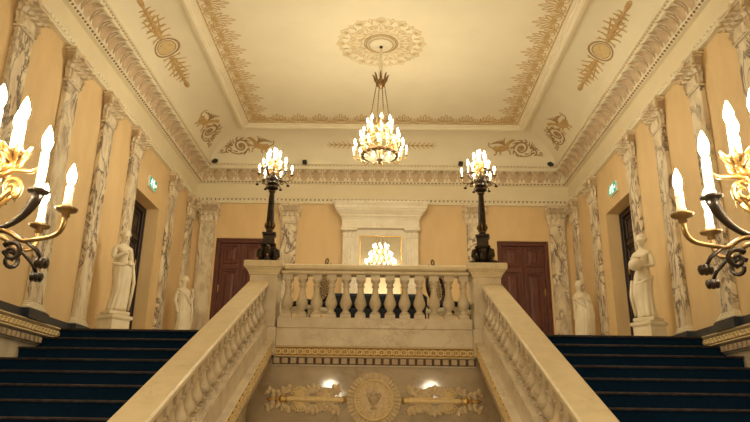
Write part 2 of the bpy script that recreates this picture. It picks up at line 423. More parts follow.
PW = .36   # shaft width
Z0P, ZC0, ZC1 = .13, 3.36, 3.862
def pilaster(label, loc, rz, group):
    t = thing('pilaster', label, 'pilaster', loc, rz, group)
    h = PW / 2
    mb = MB(); mb.bbox(-h, h, -.07, -.002, Z0P + .10, ZC0, .008); mb.build('shaft', 'vein_marble', t)
    mb = MB()
    for w_, d_, z0, z1 in ((h + .05, .11, Z0P, Z0P + .04), (h + .035, .095, Z0P + .04, Z0P + .07), (h + .015, .08, Z0P + .07, Z0P + .10)):
        mb.bbox(-w_, w_, -d_, -.002, z0, z1, .012)
    mb.build('plinth', 'white_marble', t)
    mb = MB()
    mb.bbox(-h - .02, h + .02, -.09, -.002, ZC0, ZC0 + .03, .008)
    for i in range(3):
        leaf_patch(mb, (-.12 + .12 * i, -.075, ZC0 + .03), (0, -1, 0), (1, 0, 0), .125, .21, .13)
    for i in range(4):
        leaf_patch(mb, (-.17 + .113 * i, -.078, ZC0 + .05), (0, -1, 0), (1, 0, 0), .105, .31, .17, .035)
    for sx in (-1, 1):
        leaf_patch(mb, (sx * h, -.066, ZC0 + .03), (sx, 0, 0), (0, 1, 0), .10, .21, .11)
        leaf_patch(mb, (sx * h, -.06, ZC0 + .05), (sx * .7, -.7, 0), (.7, sx * .7, 0), .11, .31, .15, .03)
    cap = mb.build('capital', 'capital_stone', t)
    mb = MB(); ring = []
    for k in range(7):
        a = k / 6; w_ = h - .02 + .07 * a ** 2.2; d_ = .068 + .055 * a ** 2.2
        ring.append([(-w_, -d_, ZC0 + .03 + .40 * a), (w_, -d_, ZC0 + .03 + .40 * a), (w_, -.002, ZC0 + .03 + .40 * a), (-w_, -.002, ZC0 + .03 + .40 * a)])
    mb.rings(ring, True, False); mb.build('bell', 'bell_stone', cap)  # bell coloured darker than the leaves to paint in the shade behind them
    mb = MB(); mb.ball((0, -.165, ZC0 + .455), (.045, .03, .05), 10, 6); mb.build('rosette', 'capital_stone', cap)
    mb = MB()
    for w_, d_, z0, z1 in ((h + .07, .15, ZC0 + .43, ZC0 + .46), (h + .095, .17, ZC0 + .46, ZC1)):
        mb.bbox(-w_, w_, -d_, -.002, z0, z1, .01)
    mb.build('abacus', 'capital_stone', cap)
    for sx in (-1, 1):
        mb = MB()
        pts = spiral(0, 0, .014, .078, 0, 1.8, 26)
        q = Vector((sx * .75, -.66, 0)).normalized()
        P = [Vector((sx * (h + .035), -.125, ZC0 + .355)) + q * (x + .02) + Vector((0, 0, z)) for x, z in pts]
        mb.tube(P, [.014 + .014 * i / len(P) for i in range(len(P))], 6)
        mb.build('volute', 'capital_stone', cap)
    return t
ORD = ['nearest the camera', 'second from the camera', 'third from the camera', 'fourth from the camera, just before the doorway', 'fifth from the camera, just past the doorway', 'last of the row, in the far corner']
P0 = None
for nm, S, s in SIDES:
    for y, od in zip(PIL_Y, ORD):
        lb = 'dark-veined marble pilaster on the %s wall, %s' % (nm, od)
        if P0 is None: P0 = pilaster(lb, (s * W, y, 0), -s * pi / 2, 'pilasters along the side walls')
        else: dup(P0, (s * W, y, 0), -s * pi / 2, lb, 'pilasters along the side walls')
for x, lb in ((-4.15, 'dark-veined marble pilaster on the back wall, in the corner left of the left-hand door'), (-2.2, 'veined marble pilaster on the back wall between the left-hand door and chimneypiece'),
              (2.2, 'veined marble pilaster on the back wall between the chimneypiece and right-hand door'), (4.15, 'dark-veined marble pilaster on the back wall, in the corner right of the right-hand door')):
    dup(P0, (x, YB, 0), 0, lb, 'pilasters on the back wall')

# ------------------------------------------------------------------ doors
def panel(mb, x0, x1, z0, z1, y):
    """raised and fielded panel with its moulding, front towards -y"""
    m = .035
    for a, b, c, d in ((x0, x1, z0, z0 + m), (x0, x1, z1 - m, z1), (x0, x0 + m, z0, z1), (x1 - m, x1, z0, z1)): mb.bbox(a, b, y - .026, y + .01, c, d, .012)
    mb.rings([[(x0 + .06, y, z0 + .06), (x1 - .06, y, z0 + .06), (x1 - .06, y, z1 - .06), (x0 + .06, y, z1 - .06)], [(x0 + .11, y - .022, z0 + .11), (x1 - .11, y - .022, z0 + .11), (x1 - .11, y - .022, z1 - .11), (x0 + .11, y - .022, z1 - .11)]], True, False)
def double_door(name, w, hgt, loc, rz, hinge_side, case=True, mat='wood'):
    o = MB()
    fw = .10
    for a, b, c, d in ((-w / 2, -w / 2 + fw, 0.004, hgt), (w / 2 - fw, w / 2, 0.004, hgt), (-w / 2 + fw, w / 2 - fw, hgt - fw, hgt)): o.bbox(a, b, -.03, .10, c, d, .012)
    for a, b, c, d in ((-w / 2 + .0, -w / 2 + .04, 0.004, hgt), (w / 2 - .04, w / 2, 0.004, hgt), (-w / 2 + .04, w / 2 - .04, hgt - .04, hgt)): o.bbox(a, b, -.05, -.028, c, d, .008)
    t = struct(o.build(name, mat)); t.location = loc; t.rotation_euler = (0, 0, rz)
    iw = w / 2 - fw
    for sx in (-1, 1):
        x0, x1 = (-iw + .004, -.003) if sx < 0 else (.003, iw - .004)
        m = MB(); m.bbox(x0, x1, .02, .075, .01, hgt - fw - .004, .006)
        zs = [(.12, .55), (.68, hgt * .745), (hgt * .80, hgt - fw - .05)]
        for z0, z1 in zs: panel(m, x0 + .075, x1 - .075, z0, z1, .02)
        m.bbox(x0 + .03, x1 - .03, -.006, .02, hgt * .745 + .03, hgt * .80 - .03, .01)
        lf = m.build('door_leaf', mat, t)
        m = MB(); hx = -.05 if sx < 0 else .05
        m.tube([(hx, .02, 1.05), (hx, -.035, 1.05)], .012, 8); m.tube([(hx, -.035, 1.05), (hx - sx * .0, -.04, 1.05), (hx + sx * .09, -.04, 1.045)], .009, 8); m.bbox(hx - .02, hx + .02, .012, .02, .95, 1.15, .004)
        m.build('door_handle', 'gold', lf)
        for z in (hgt * .60, .5):
            m = MB(); hx = x0 + .012 if sx < 0 else x1 - .012
            m.lathe([(.009, -.09), (.013, -.085), (.013, .085), (.009, .09)], (hx, .004, z), 8); m.build('hinge', 'gold', lf)
    return t
for i, (x0, x1) in enumerate(DBX):
    double_door('door_%d' % (i + 1), x1 - x0 - .01, DBZ - .005, ((x0 + x1) / 2, YB + .06, 0), 0, i)
for i, (nm, S, s) in enumerate(SIDES):
    double_door('door_%d' % (i + 3), DY1 - DY0 - .01, DZ1 - .005, (s * (W + DREC), (DY0 + DY1) / 2, 0), -s * pi / 2, 0, mat='wood_dark')

# green exit signs above the side doorways
def exit_sign(label, loc, rz):
    t = thing('exit_sign', label, 'exit sign', loc, rz, 'exit signs above the side doorways')
    m = MB(); m.bbox(-.20, .20, -.045, -.002, -.11, .11, .008); m.build('housing', 'sign_white', t)
    m = MB(); m.box(-.185, .185, -.049, -.0455, -.095, .095); f = m.build('face', 'sign_green', t)
    fn = lambda u, v, h: (u, -.0495 - h, v)
    m = MB()
    # running figure
    m.prism([(-.085 + .019 * cos(a * pi / 6), .062 + .019 * sin(a * pi / 6)) for a in range(12)], fn, 0, .003)
    for pts, w_ in (([(-.09, .038), (-.105, -.012)], .032), ([(-.105, -.012), (-.075, -.035), (-.085, -.075)], .02), ([(-.108, -.012), (-.125, -.045), (-.158, -.048)], .02), ([(-.088, .032), (-.055, .012), (-.04, .03)], .014), ([(-.092, .036), (-.13, .024), (-.137, -.006)], .014)):
        m.ribbon(pts, w_, fn, .003)
    m.build('running_figure', 'sign_lit', f)
    m = MB(); m.ribbon([(-.01, -.08), (-.01, .08), (.055, .08), (.055, -.08)], .012, fn, .003); m.prism([(.005, -.08), (.04, -.08), (.04, .065), (.005, .065)], fn, 0, .003); m.build('doorway_symbol', 'sign_lit', f)
    m = MB(); m.ribbon([(.085, 0), (.15, 0)], .022, fn, .003); m.prism([(.135, -.04), (.175, 0), (.135, .04)], fn, 0, .003); m.build('arrow_symbol', 'sign_lit', f)
    return t
e0 = exit_sign('green exit sign with white running figure above the left wall doorway', (-W, 12.1, 3.22), pi / 2)
dup(e0, (W, 12.1, 3.22), -pi / 2, 'green exit sign with white running figure above the right wall doorway')

# ------------------------------------------------------------------ stairs
for nm, S, s in SIDES:
    t = thing('stair_flight', 'broad flight of navy-carpeted steps rising along the %s wall' % nm, 'stairs', (s * 3.15, YE - .20, .003), 0, 'side flights of the staircase')
    xa, xb = sorted((s * (W - .003), XC + s * 1.845)); xa -= s * 3.15; xb -= s * 3.15
    core = MB(); car = MB(); nos = MB(); n = 17
    for i in range(n):
        z = -.1705 * i; y = -RUN * i
        core.box(xa, xb, y + .012, y + RUN + .03 if i else .368, max(z - RISE * 2, ZL + .0), z - .014)
        # carpet: tread and riser skin
        car.box(xa, xb, y - .006, y + RUN + .012 if i else .368, z - .014, z)
        car.box(xa, xb, y - .004, y + .012, max(z - RISE, ZL + .002), z - .014)
        ring = [[(x, y - .006 + 0.016 * cos(a * pi / 5) - .010, z - .015 + .016 * sin(a * pi / 5)) for a in range(10)] for x in (xa, xb)]
        nos.rings(ring, True, True)
    core.build('steps', 'pale_marble', t); car.build('carpet', 'carpet', t); nos.build('nosing', 'carpet_lit_edge', t)['label'] = 'brownish carpet edge of each tread, coloured as if catching light'

# upper landing carpet strip is the top tread only; strings of the void
zr = lambda y: SLOPE * y - 3.354          # top of the sloped handrail
YN = 2.95                                  # lower end of the slope
def slope_bar(mb, x0, x1, y0, y1, top, bot, b=.012):
    """bar following the stair slope between two offsets below the rail line"""
    x0, x1 = sorted((x0, x1))
    prof = [(x0 + b, top), (x1 - b, top), (x1, top - b), (x1, bot + b), (x1 - b, bot), (x0 + b, bot), (x0, bot + b), (x0, top - b)]
    mb.rings([[(x, y0, zr(y0) + o) for x, o in prof], [(x, y1, zr(y1) + o) for x, o in prof]], True, False)

BAL = [(.052, 0), (.072, .0), (.074, .02), (.060, .038), (.044, .05), (.040, .062), (.052, .085), (.074, .115), (.086, .15), (.086, .175), (.078, .21), (.060, .26), (.046, .32), (.040, .37), (.041, .395), (.055, .405), (.057, .42), (.045, .43), (.044, .455), (.058, .468), (.066, .485), (.066, .50)]
def baluster_mesh(total, shear):
    mb = MB(); b, tp = .055, .075
    body = total - b - tp
    k = body / .50
    mb.box(-.075, .075, -.075, .075, 0, b, shear); mb.box(-.068, .068, -.068, .068, total - tp, total, shear)
    if shear:   # the wedge between the raking blocks and the round shaft
        mb.box(-.06, .06, -.06, .06, b - .02, b + .03, 0); mb.box(-.055, .055, -.055, .055, total - tp - .03, total - tp + .02, 0)
    mb.lathe([(r, b + z * k) for r, z in BAL], (0, 0, 0), 20, False)
    return mb.mesh('baluster', 'pale_marble')
BM_L = baluster_mesh(.632, 0); 
# front balustrade of the landing
RTOP = 1.015
t = thing('balustrade', 'level marble balustrade across the upper landing, between the two newels', 'balustrade', (XC, YE + .17, 0))
mb = MB(); hx = 1.322
mb.bbox(-hx, hx, -.15, .15, RTOP - .085, RTOP, .02); mb.bbox(-1.365, 1.365, -.115, .115, RTOP - .14, RTOP - .085, .015); mb.build('handrail', 'rail_marble', t)
mb = MB(); mb.bbox(-1.383, 1.383, -.115, .13, .085, .243, .012); mb.build('base_rail', 'pale_marble', t)
for i in range(13): inst('baluster', BM_L, t, ((i - 6) * .2125 + .005, 0, .243))
# landing front under the balustrade: fascia, gilded band, dentils, panel wall
mb = MB()
yo = YE + .06
mb.box(-1.382 + XC, 1.382 + XC, YE + .055, YE + .29, -.16, .084)
mb.box(-1.382 + XC, 1.382 + XC, YE + .075, YE + .29, -.31, -.16)
mb.box(-1.42 + XC, 1.42 + XC, YE + .10, YE + .29, -.43, -.31)
FAS = struct(mb.build('trim_landing_front', 'pale_marble'))
fn = lambda u, v, h: (u, YE + .075 - h, v)
mb = MB(); guilloche(mb, fn, -1.40 + XC, 1.40 + XC, lambda u: -.238, .105, 0.001)
mb.ribbon([(-1.42 + XC, -.172), (1.42 + XC, -.172)], .014, lambda u, v, h: fn(u, v, .0 + h), .034)
mb.ribbon([(-1.40 + XC, -.302), (1.40 + XC, -.302)], .016, lambda u, v, h: fn(u, v, .0 + h), .03)
mb.build('gilded_guilloche', 'gilt_relief', FAS)
mb = MB(); mb.box(-1.382 + XC, 1.382 + XC, YE + .0735, YE + .075, -.30, -.172); mb.build('gilt_ground', 'gilt_ground', FAS)
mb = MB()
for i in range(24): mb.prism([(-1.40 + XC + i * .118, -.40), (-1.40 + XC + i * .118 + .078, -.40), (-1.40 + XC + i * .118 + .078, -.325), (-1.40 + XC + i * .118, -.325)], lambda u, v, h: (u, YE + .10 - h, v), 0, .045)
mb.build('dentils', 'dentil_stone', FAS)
mb = MB(); mb.box(-1.42 + XC, 1.42 + XC, YE + .0985, YE + .1, -.412, -.315); mb.build('dentil_gap_shade', 'dentil_shade', FAS)
mb = MB(); mb.box(-1.9 + XC, 1.9 + XC, YE + .13, YE + .43, ZL, -.31); struct(mb.build('wall_under_landing', 'panel_marble'))

# sloped balustrades, strings and newels
BM_S = baluster_mesh(.48, SLOPE)
for nm, S, s in SIDES:
    X = lambda q: XC + s * q
    t = thing('balustrade', 'raking marble balustrade descending beside the %s flight of steps' % nm, 'balustrade', (X(1.67), 6.2, -2.0), 0, 'raking balustrades of the staircase')
    def loc(o): o.location = (-X(1.67), -6.2, 2.0); return o
    mb = MB(); slope_bar(mb, X(1.53), X(1.83), YN + .02, YE + .012, 0, -.07, .018); slope_bar(mb, X(1.555), X(1.80), YN + .02, YE + .012, -.07, -.095, .008)
    loc(mb.build('handrail', 'rail_marble', t))
    mb = MB(); slope_bar(mb, X(1.51), X(1.835), YN + .02, YE - .012, -.575, -.602, .006); loc(mb.build('base_rail', 'pale_marble', t))
    y = YE - .16
    while y > YN + .15:
        inst('baluster', BM_S, t, (-s * .045, y - 6.2, zr(y) - .575 + 2.0)); y -= .222
    # string wall between void and flight
    mb = MB()
    ys = [YN + .02, YE - .012]
    a_, b_, c_ = X(1.505), X(1.84), X(1.72)
    mb.rings([[(a_, y, zr(y) - 1.15), (a_, y, zr(y) - .603), (b_, y, zr(y) - .603), (b_, y, ZL), (c_, y, ZL), (c_, y, zr(y) - 1.15)] for y in ys], True, False)
    struct(mb.build('wall_string_' + nm, 'pale_marble'))
    sn = -s
    def fs(u, v, h): return (X(1.505) + sn * h, u, zr(u) + v)
    prof = [(0, -.825), (.09, -.825), (.09, -.840), (.075, -.85), (.07, -.855), (.07, -1.025), (.074, -1.03), (.074, -1.042), (.04, -1.055), (.03, -1.06), (.03, -1.15), (0, -1.155)]
    mb = MB(); ys = (3.6, YE + .02)
    mb.rings([[fs(y, v, d) for d, v in prof] for y in ys], True, False, closed=False)
    tr = struct(mb.build('trim_string_' + nm, 'pale_marble'))
    mb = MB(); guilloche(mb, fs, 5.2, YE - .06, lambda u: -.94, .155, .071)
    mb.ribbon([(5.2, -.832), (YE - .02, -.832)], .014, lambda u, v, h: fs(u, v, .09 + h), .006)
    mb.ribbon([(5.2, -1.036), (YE - .02, -1.036)], .012, lambda u, v, h: fs(u, v, .073 + h), .006)
    mb.build('gilded_guilloche', 'gilt_relief', tr)
    mb = MB(); mb.prism([(5.2, -1.024), (YE - .02, -1.024), (YE - .02, -.856), (5.2, -.856)], fs, .0702, .0715); mb.build('gilt_ground', 'gilt_ground', tr)
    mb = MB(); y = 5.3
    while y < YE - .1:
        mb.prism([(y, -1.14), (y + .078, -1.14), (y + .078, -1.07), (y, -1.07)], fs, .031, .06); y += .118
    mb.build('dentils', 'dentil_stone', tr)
    mb = MB(); mb.prism([(5.2, -1.148), (YE - .02, -1.148), (YE - .02, -1.062), (5.2, -1.062)], fs, .0302, .033); mb.build('dentil_gap_shade', 'dentil_shade', tr)
    # upper newel
    t = thing('newel_post', 'square marble newel at the head of the stairs, under the %s far candelabrum' % nm, 'newel post', (X(1.61), YE + .215, 0), 0, 'newels at the head of the stairs')
    mb = MB(); mb.bbox(-.20, .20, -.20, .20, .095, .85, .012); mb.bbox(-.15, .15, -.206, -.19, .30, .70, .006); mb.build('shaft', 'pale_marble', t)
    mb = MB(); mb.bbox(-.225, .225, -.225, .225, -.30, .095, .015); mb.build('base', 'pale_marble', t)
    mb = MB(); mb.sqlathe([(.20, .84), (.215, .845), (.215, .865), (.225, .875), (.24, .91), (.262, .93), (.262, .945), (.285, .95), (.285, 1.03), (.277, 1.04)]); mb.build('cap', 'rail_marble', t)
    # lower pier
    t = thing('newel_post', 'broad marble pier at the foot of the stairs, under the %s near candelabrum' % nm, 'newel post', (X(1.42), 2.3, ZL), 0, 'piers at the foot of the stairs')
    mb = MB(); mb.bbox(-.39, .39, -.6, .62, .12, .80, .012); mb.build('shaft', 'pale_marble', t)
    mb = MB(); mb.bbox(-.41, .41, -.64, .64, .001, .12, .012); mb.build('base', 'pale_marble', t)
    mb = MB(); mb.sqlathe([(.39, .80), (.405, .84), (.415, .85), (.415, .88), (.41, .888)], ax=1, ay=1.5); mb.build('cap', 'rail_marble', t)

# ------------------------------------------------------------------ relief on the wall under the landing
YP = YE + .13
fp = lambda cx, cz: (lambda u, v, h: (cx + u, YP - h, cz + v))
t = thing('wall_medallion', 'round carved medallion with an urn inside a fluted rim, on the wall under the landing', 'medallion', (XC + .005, YP, -.88))
f0 = lambda u, v, h: (u, -h, v)
mb = MB()
for r, h0, h1 in ((.37, .001, .03), (.265, .03, .045)): mb.prism([(r * cos(a * pi / 24), r * sin(a * pi / 24)) for a in range(48)], f0, h0, h1)
mb.build('disc', 'relief_cream', t)
mb = MB()
for k in range(40):
    a = 2 * pi * k / 40
    mb.ribbon([((.285 + .085 * j / 5) * cos(a), (.285 + .085 * j / 5) * sin(a)) for j in range(6)], lambda q: .018 + .022 * q, lambda u, v, h: f0(u, v, .028 + h), .03)
mb.build('fluted_rim', 'relief_cream', t)
mb = MB()
mb.ribbon([(.265 * cos(a * pi / 24), .265 * sin(a * pi / 24)) for a in range(48)], .03, lambda u, v, h: f0(u, v, .04 + h), .035, True); mb.build('inner_ring', 'gilt_relief', t)
mb = MB()
for k in range(36):
    a = 2 * pi * k / 36; mb.ribbon([(.185 * cos(a), .185 * sin(a)), (.235 * cos(a), .235 * sin(a))], .018, lambda u, v, h: f0(u, v, .044 + h), .014)
mb.build('ray_ring', 'gilt_relief', t)
mb = MB(); st = len(mb.v)
mb.lathe([(.004, -.125), (.045, -.12), (.04, -.10), (.018, -.085), (.018, -.07), (.05, -.04), (.075, 0), (.078, .03), (.055, .045), (.05, .055), (.062, .065), (.055, .09), (.03, .115), (.012, .125), (.014, .14), (.004, .15)], (0, 0, 0), 16)
mb.v = [(x, -.046 + y * .5, z) for x, y, z in mb.v]
for sx in (-1, 1): mb.tube([(sx * .07, -.06, .03), (sx * .10, -.06, .06), (sx * .085, -.06, .10), (sx * .055, -.06, .07)], .009, 6)
mb.build('urn', 'bell_stone', t)
def leafy(mb, pts, fn, wd, gap=.05, ln=.075):
    """garland: a stem with overlapping small leaves"""
    mb.ribbon(pts, .014, fn, .02)
    acc = 0
    for i in range(1, len(pts)):
        dx, dy = pts[i][0] - pts[i - 1][0], pts[i][1] - pts[i - 1][1]; q = sqrt(dx * dx + dy * dy); acc += q
        if acc < gap: continue
        acc = 0; a = math.atan2(dy, dx)
        for sg in (-1, 1):
            aa = a + sg * .55
            mb.ribbon([(pts[i][0] + ln * j / 5 * cos(aa + sg * .1 * j), pts[i][1] + ln * j / 5 * sin(aa + sg * .1 * j)) for j in range(6)], lambda q, w_=wd: w_ * (.35 + sin(pi * min(1, q * .9 + .1))), fn, .036)
for nm, S, s in SIDES:
    t = thing('carved_staff', 'horizontal gilded staff in scrolling leaves, on the side of the medallion by the %s flight' % nm, 'relief', (XC + .005, YP, -.88), 0, 'carved staffs beside the medallion')
    mb = MB()
    f1 = lambda u, v, h: (s * u, -h, v)
    mb.rings([[f1(.42, v, h) for v, h in ((-.045, .001), (-.045, .035), (-.018, .06), (.018, .06), (.045, .035), (.045, .001))], [f1(1.26, v, h) for v, h in ((-.036, .001), (-.036, .032), (-.014, .055), (.014, .055), (.036, .032), (.036, .001))]], True, False)
    mb.build('rod', 'gilt_relief', t)
    mb = MB()
    for u, r in ((1.20, .05), (1.27, .058), (1.33, .036)): mb.ball(f1(u, 0, .03), (r * .7, .03, r), 10, 6)
    mb.lathe([(.03, 0), (.014, .05), (.028, .09), (.02, .12), (.004, .15)], (0, 0, 0), 10)
    k = len(mb.v) - 50; mb.v[k:] = [f1(1.33 + z, x, .03 - y * .6) for x, y, z in mb.v[k:]]
    mb.build('finial', 'gold', t)
    mb = MB(); mb.ball(f1(.42, 0, .03), (.035, .03, .055), 10, 6); mb.ball(f1(.47, 0, .03), (.03, .03, .048), 10, 6); mb.build('collar', 'gold', t)
    mb = MB()
    for sg in (-1, 1):
        g = lambda u, v, h: f1(u, sg * v, .002 + h)
        leafy(mb, [(.42 + .50 * i / 20, .105 + .03 * sin(i / 20 * pi * 3)) for i in range(21)], g, .056, .05, .085)
        leafy(mb, [(1.08 + .36 * i / 10, .10 + .03 * sin(i / 10 * pi * 2)) for i in range(11)], g, .05, .05, .075)
        for u in (.52, .70, .88): mb.ribbon(spiral(u, .115, .05, .012, 2.0, 1.4, 16), .022, g, .045)
        mb.ribbon(spiral(1.24, .11, .05, .012, 2.0, 1.3, 16), .02, g, .045)
    mb.build('leaf_scrolls', 'relief_cream', t)
    mb = MB()
    for sg in (-1, 1):
        for k in range(7):
            a = sg * pi / 2 + (k - 3) * .38
            mb.ribbon(petal(1.02, sg * .04, a, .13, .024), .022, lambda u, v, h: f1(u, v, .002 + h), .034)
    mb.build('palmette', 'gilt_relief', t)

# ------------------------------------------------------------------ candles and lamps
_cand = {}
def candle(parent, loc, h=.12, r=.0135, bulb=1.0, glow='bulb_glow'):
    key = (h, r, bulb, glow)
    if key not in _cand:
        mb = MB(); mb.lathe([(r * 1.25, 0), (r * 1.25, .012), (r, .016), (r, h - .004), (r * .8, h)], (0, 0, 0), 10)
        mb.ball((r * .9, 0, h * .72), (.004, .004, h * .12), 5, 4); mb.ball((-r * .5, r * .8, h * .82), (.004, .004, h * .1), 5, 4)
        mc = mb.mesh('candle', 'wax')
        mb = MB(); q = bulb
        mb.lathe([(.008 * q, 0), (.013 * q, .010 * q), (.0185 * q, .028 * q), (.020 * q, .042 * q), (.017 * q, .062 * q), (.011 * q, .082 * q), (.005 * q, .097 * q), (.001, .106 * q)], (0, 0, 0), 10)
        _cand[key] = (mc, mb.mesh('bulb', glow))
    mc, mbulb = _cand[key]
    c = inst('candle', mc, parent, loc); inst('bulb', mbulb, c, (0, 0, h + .001)); return c

def torchere(label, loc, rz):
    t = thing('candelabrum', label, 'candelabrum', loc, rz, 'bronze candelabra on the newels')
    # tripod base with scrolled lion feet
    mb = MB()
    mb.lathe([(.19, 0.0), (.195, .012), (.17, .03), (.10, .04), (.09, .06)], (0, 0, 0), 3 * 8, True)
    for k in range(3):
        a = -pi / 2 + 2 * pi * k / 3; d = Vector((cos(a), sin(a), 0)); p = Vector((-sin(a), cos(a), 0))
        mb.tube([d * .08 + Vector((0, 0, .26)), d * .15 + Vector((0, 0, .22)), d * .165 + Vector((0, 0, .15)), d * .12 + Vector((0, 0, .09)), d * .14 + Vector((0, 0, .05)), d * .21 + Vector((0, 0, .04))], [.03, .042, .036, .028, .036, .03], 8)
        mb.ball(d * .205 + Vector((0, 0, .035)), (.045, .045, .034), 8, 6)
        for q in (-.022, 0, .022): mb.ball(d * .235 + p * q + Vector((0, 0, .02)), (.018, .018, .018), 6, 4)
        d2 = Vector((cos(a + pi / 3), sin(a + pi / 3), 0))
        mb.tube([d2 * .06 + Vector((0, 0, .05)), d2 * .125 + Vector((0, 0, .10)), d2 * .10 + Vector((0, 0, .17)), d2 * .06 + Vector((0, 0, .24))], [.025, .04, .036, .02], 8)
    mb.lathe([(.07, .04), (.085, .12), (.10, .22), (.115, .25), (.11, .265)], (0, 0, 0), 18)
    b = mb.build('base', 'bronze', t)
    mb = MB()
    for k in range(3):
        a = -pi / 2 + 2 * pi * k / 3; d = Vector((cos(a), sin(a), 0))
        mb.tube([d * .13 + Vector((0, 0, .10)), d * .16 + Vector((0, 0, .13)), d * .19 + Vector((0, 0, .10)), d * .17 + Vector((0, 0, .075))], [.008, .014, .012, .006], 6)
        mb.ball(d * .16 + Vector((0, 0, .235)), (.024, .024, .024), 8, 5)
    mb.build('gilt_mount', 'gold', b)
    # pedestal drum
    mb = MB()
    mb.sqlathe([(.105, .265), (.115, .275), (.11, .295), (.088, .31), (.082, .43), (.098, .445), (.105, .465), (.09, .48), (.05, .485)])
    mb.build('pedestal', 'bronze', t)
    # tapering column with bands
    mb = MB()
    mb.lathe([(.055, .485), (.062, .50), (.045, .52), (.05, .545), (.064, .57), (.066, .60), (.058, .63), (.054, .66), (.050, .80), (.043, 1.0), (.037, 1.10), (.035, 1.13), (.05, 1.14), (.05, 1.155), (.034, 1.165)], (0, 0, 0), 24, True, True, 12, .05)
    c = mb.build('column', 'bronze', t)
    mb = MB(); mb.lathe([(.047, .525), (.056, .533), (.047, .541)], (0, 0, 0), 18, False); mb.build('gilt_band', 'old_gold', c)
    mb = MB(); mb.lathe([(.052, 1.14), (.058, 1.147), (.052, 1.155)], (0, 0, 0), 18, False); mb.build('gilt_collar', 'old_gold', c)
    mb = MB()
    for k in range(8):
        a = 2 * pi * k / 8; mb.tube([(.052 * cos(a), .052 * sin(a), .545), (.074 * cos(a), .074 * sin(a), .60), (.060 * cos(a), .060 * sin(a), .66)], [.008, .013, .003], 5)
    mb.build('gilt_leaves', 'old_gold', c)
    mb = MB()
    mb.lathe([(.036, 1.165), (.085, 1.19), (.095, 1.205), (.085, 1.215), (.045, 1.225), (.04, 1.25), (.075, 1.262), (.085, 1.275), (.07, 1.29), (.045, 1.30), (.05, 1.33), (.062, 1.36), (.045, 1.40), (.028, 1.44), (.026, 1.52), (.04, 1.545), (.045, 1.56), (.02, 1.58)], (0, 0, 0), 20)
    mb.build('hub', 'bronze', t)
    mb = MB()
    for k in range(10):
        a = 2 * pi * k / 10
        mb.tube([(.03 * cos(a), .03 * sin(a), 1.40), (.06 * cos(a), .06 * sin(a), 1.46), (.095 * cos(a), .095 * sin(a), 1.50), (.10 * cos(a), .10 * sin(a), 1.475)], [.006, .010, .007, .003], 5)
        mb.tube([(.028 * cos(a + .3), .028 * sin(a + .3), 1.50), (.045 * cos(a + .3), .045 * sin(a + .3), 1.56), (.07 * cos(a + .3), .07 * sin(a + .3), 1.585)], [.007, .011, .004], 5)
    mb.build('leaf_crown', 'gold', t)
    PAN = [(.006, -.03), (.014, -.022), (.012, -.012), (.032, -.004), (.036, .004), (.030, .004), (.014, .0), (.012, .012)]
    def arm(a, r, zt, z0, kind):
        d = Vector((cos(a), sin(a), 0)); p = Vector((-sin(a), cos(a), 0)); Z = Vector((0, 0, 1))
        mb = MB(); pan = MB(); orn = MB()
        if kind == 'low':      # sweeping S arm
            pts = bez3(d * .04 + Z * z0, d * .13 + Z * (z0 + .05), d * .13 + Z * (z0 - .04), d * (r * .68) + Z * (z0 - .015), 8) + bez3(d * (r * .68) + Z * (z0 - .015), d * (r * .92) + Z * (z0 - .005), d * r + Z * (zt - .09), d * r + Z * (zt - .02), 8)[1:]
            mb.tube(pts, [.0095 - .002 * sin(i / 16 * pi) for i in range(len(pts))], 8)
            q = d * .20 + Z * (z0 - .045)
            orn.tube([d * .16 + Z * (z0 - .01), d * .215 + Z * (z0 - .05), d * .23 + Z * (z0 - .075)], [.006, .007, .006], 6)
            for k in range(6):
                b = 2 * pi * k / 6; orn.ball(d * .235 + Z * (z0 - .09) + (d * cos(b) + p * sin(b)) * .014, (.012, .012, .016), 6, 4)
            sp = spiral(0, 0, .034, .006, 2.5, -1.4, 16)
            orn.tube([d * (.135 + x) + Z * (z0 - .055 + y) for x, y in sp], [.009 - .004 * i / 16 for i in range(17)], 6)
            am, om = 'old_gold', 'bronze'
        elif kind == 'horn':   # cornucopia horn opening to the pan
            pts = bez3(d * .03 + Z * z0, d * .09 + Z * (z0 - .02), d * (r * .86) + Z * (z0 + .02), d * r + Z * (zt - .008), 12)
            mb.tube(pts, [.007 + .015 * (i / 12) ** 2.4 for i in range(13)], 10)
            sp = spiral(0, 0, .042, .008, -1.2, 1.6, 18)
            orn.tube([d * (.085 + x * .9) + p * .012 + Z * (zt + .018 + y) for x, y in sp], [.008 - .003 * i / 18 for i in range(19)], 6)
            for q in (.35, .6, .85):
                j = int(18 * q); x, y = sp[j]; orn.tube([d * (.085 + x * .9) + p * .012 + Z * (zt + .018 + y), d * (.085 + x * 1.25) + p * .016 + Z * (zt + .018 + y * 1.35), d * (.085 + x * 1.35 + .01) + p * .018 + Z * (zt + .03 + y * 1.45)], [.005, .007, .002], 5)
            orn.tube([d * .035 + Z * (zt + .04), d * .09 + Z * (zt + .075), d * .155 + Z * (zt + .07), d * .175 + Z * (zt + .085)], [.006, .010, .007, .003], 6)
            am, om = 'bronze', 'gold'
        else:
            pts = [d * .015 + Z * z0, d * (r * .9) + Z * (z0 + .02), d * r + Z * (zt - .02)]
            mb.tube(pts, [.01, .011, .012], 8); am, om = 'gold', 'gold'
            for k in range(6):
                b = 2 * pi * k / 6; e = d * cos(b) + p * sin(b)
                orn.tube([d * r + Z * (zt - .03) + e * .01, d * r + Z * (zt + .0) + e * .034, d * r + Z * (zt + .022) + e * .05], [.006, .010, .003], 5)
        ao = mb.build('candle_arm', am, t); 
        if orn.v: orn.build('scroll_mount', om, ao)
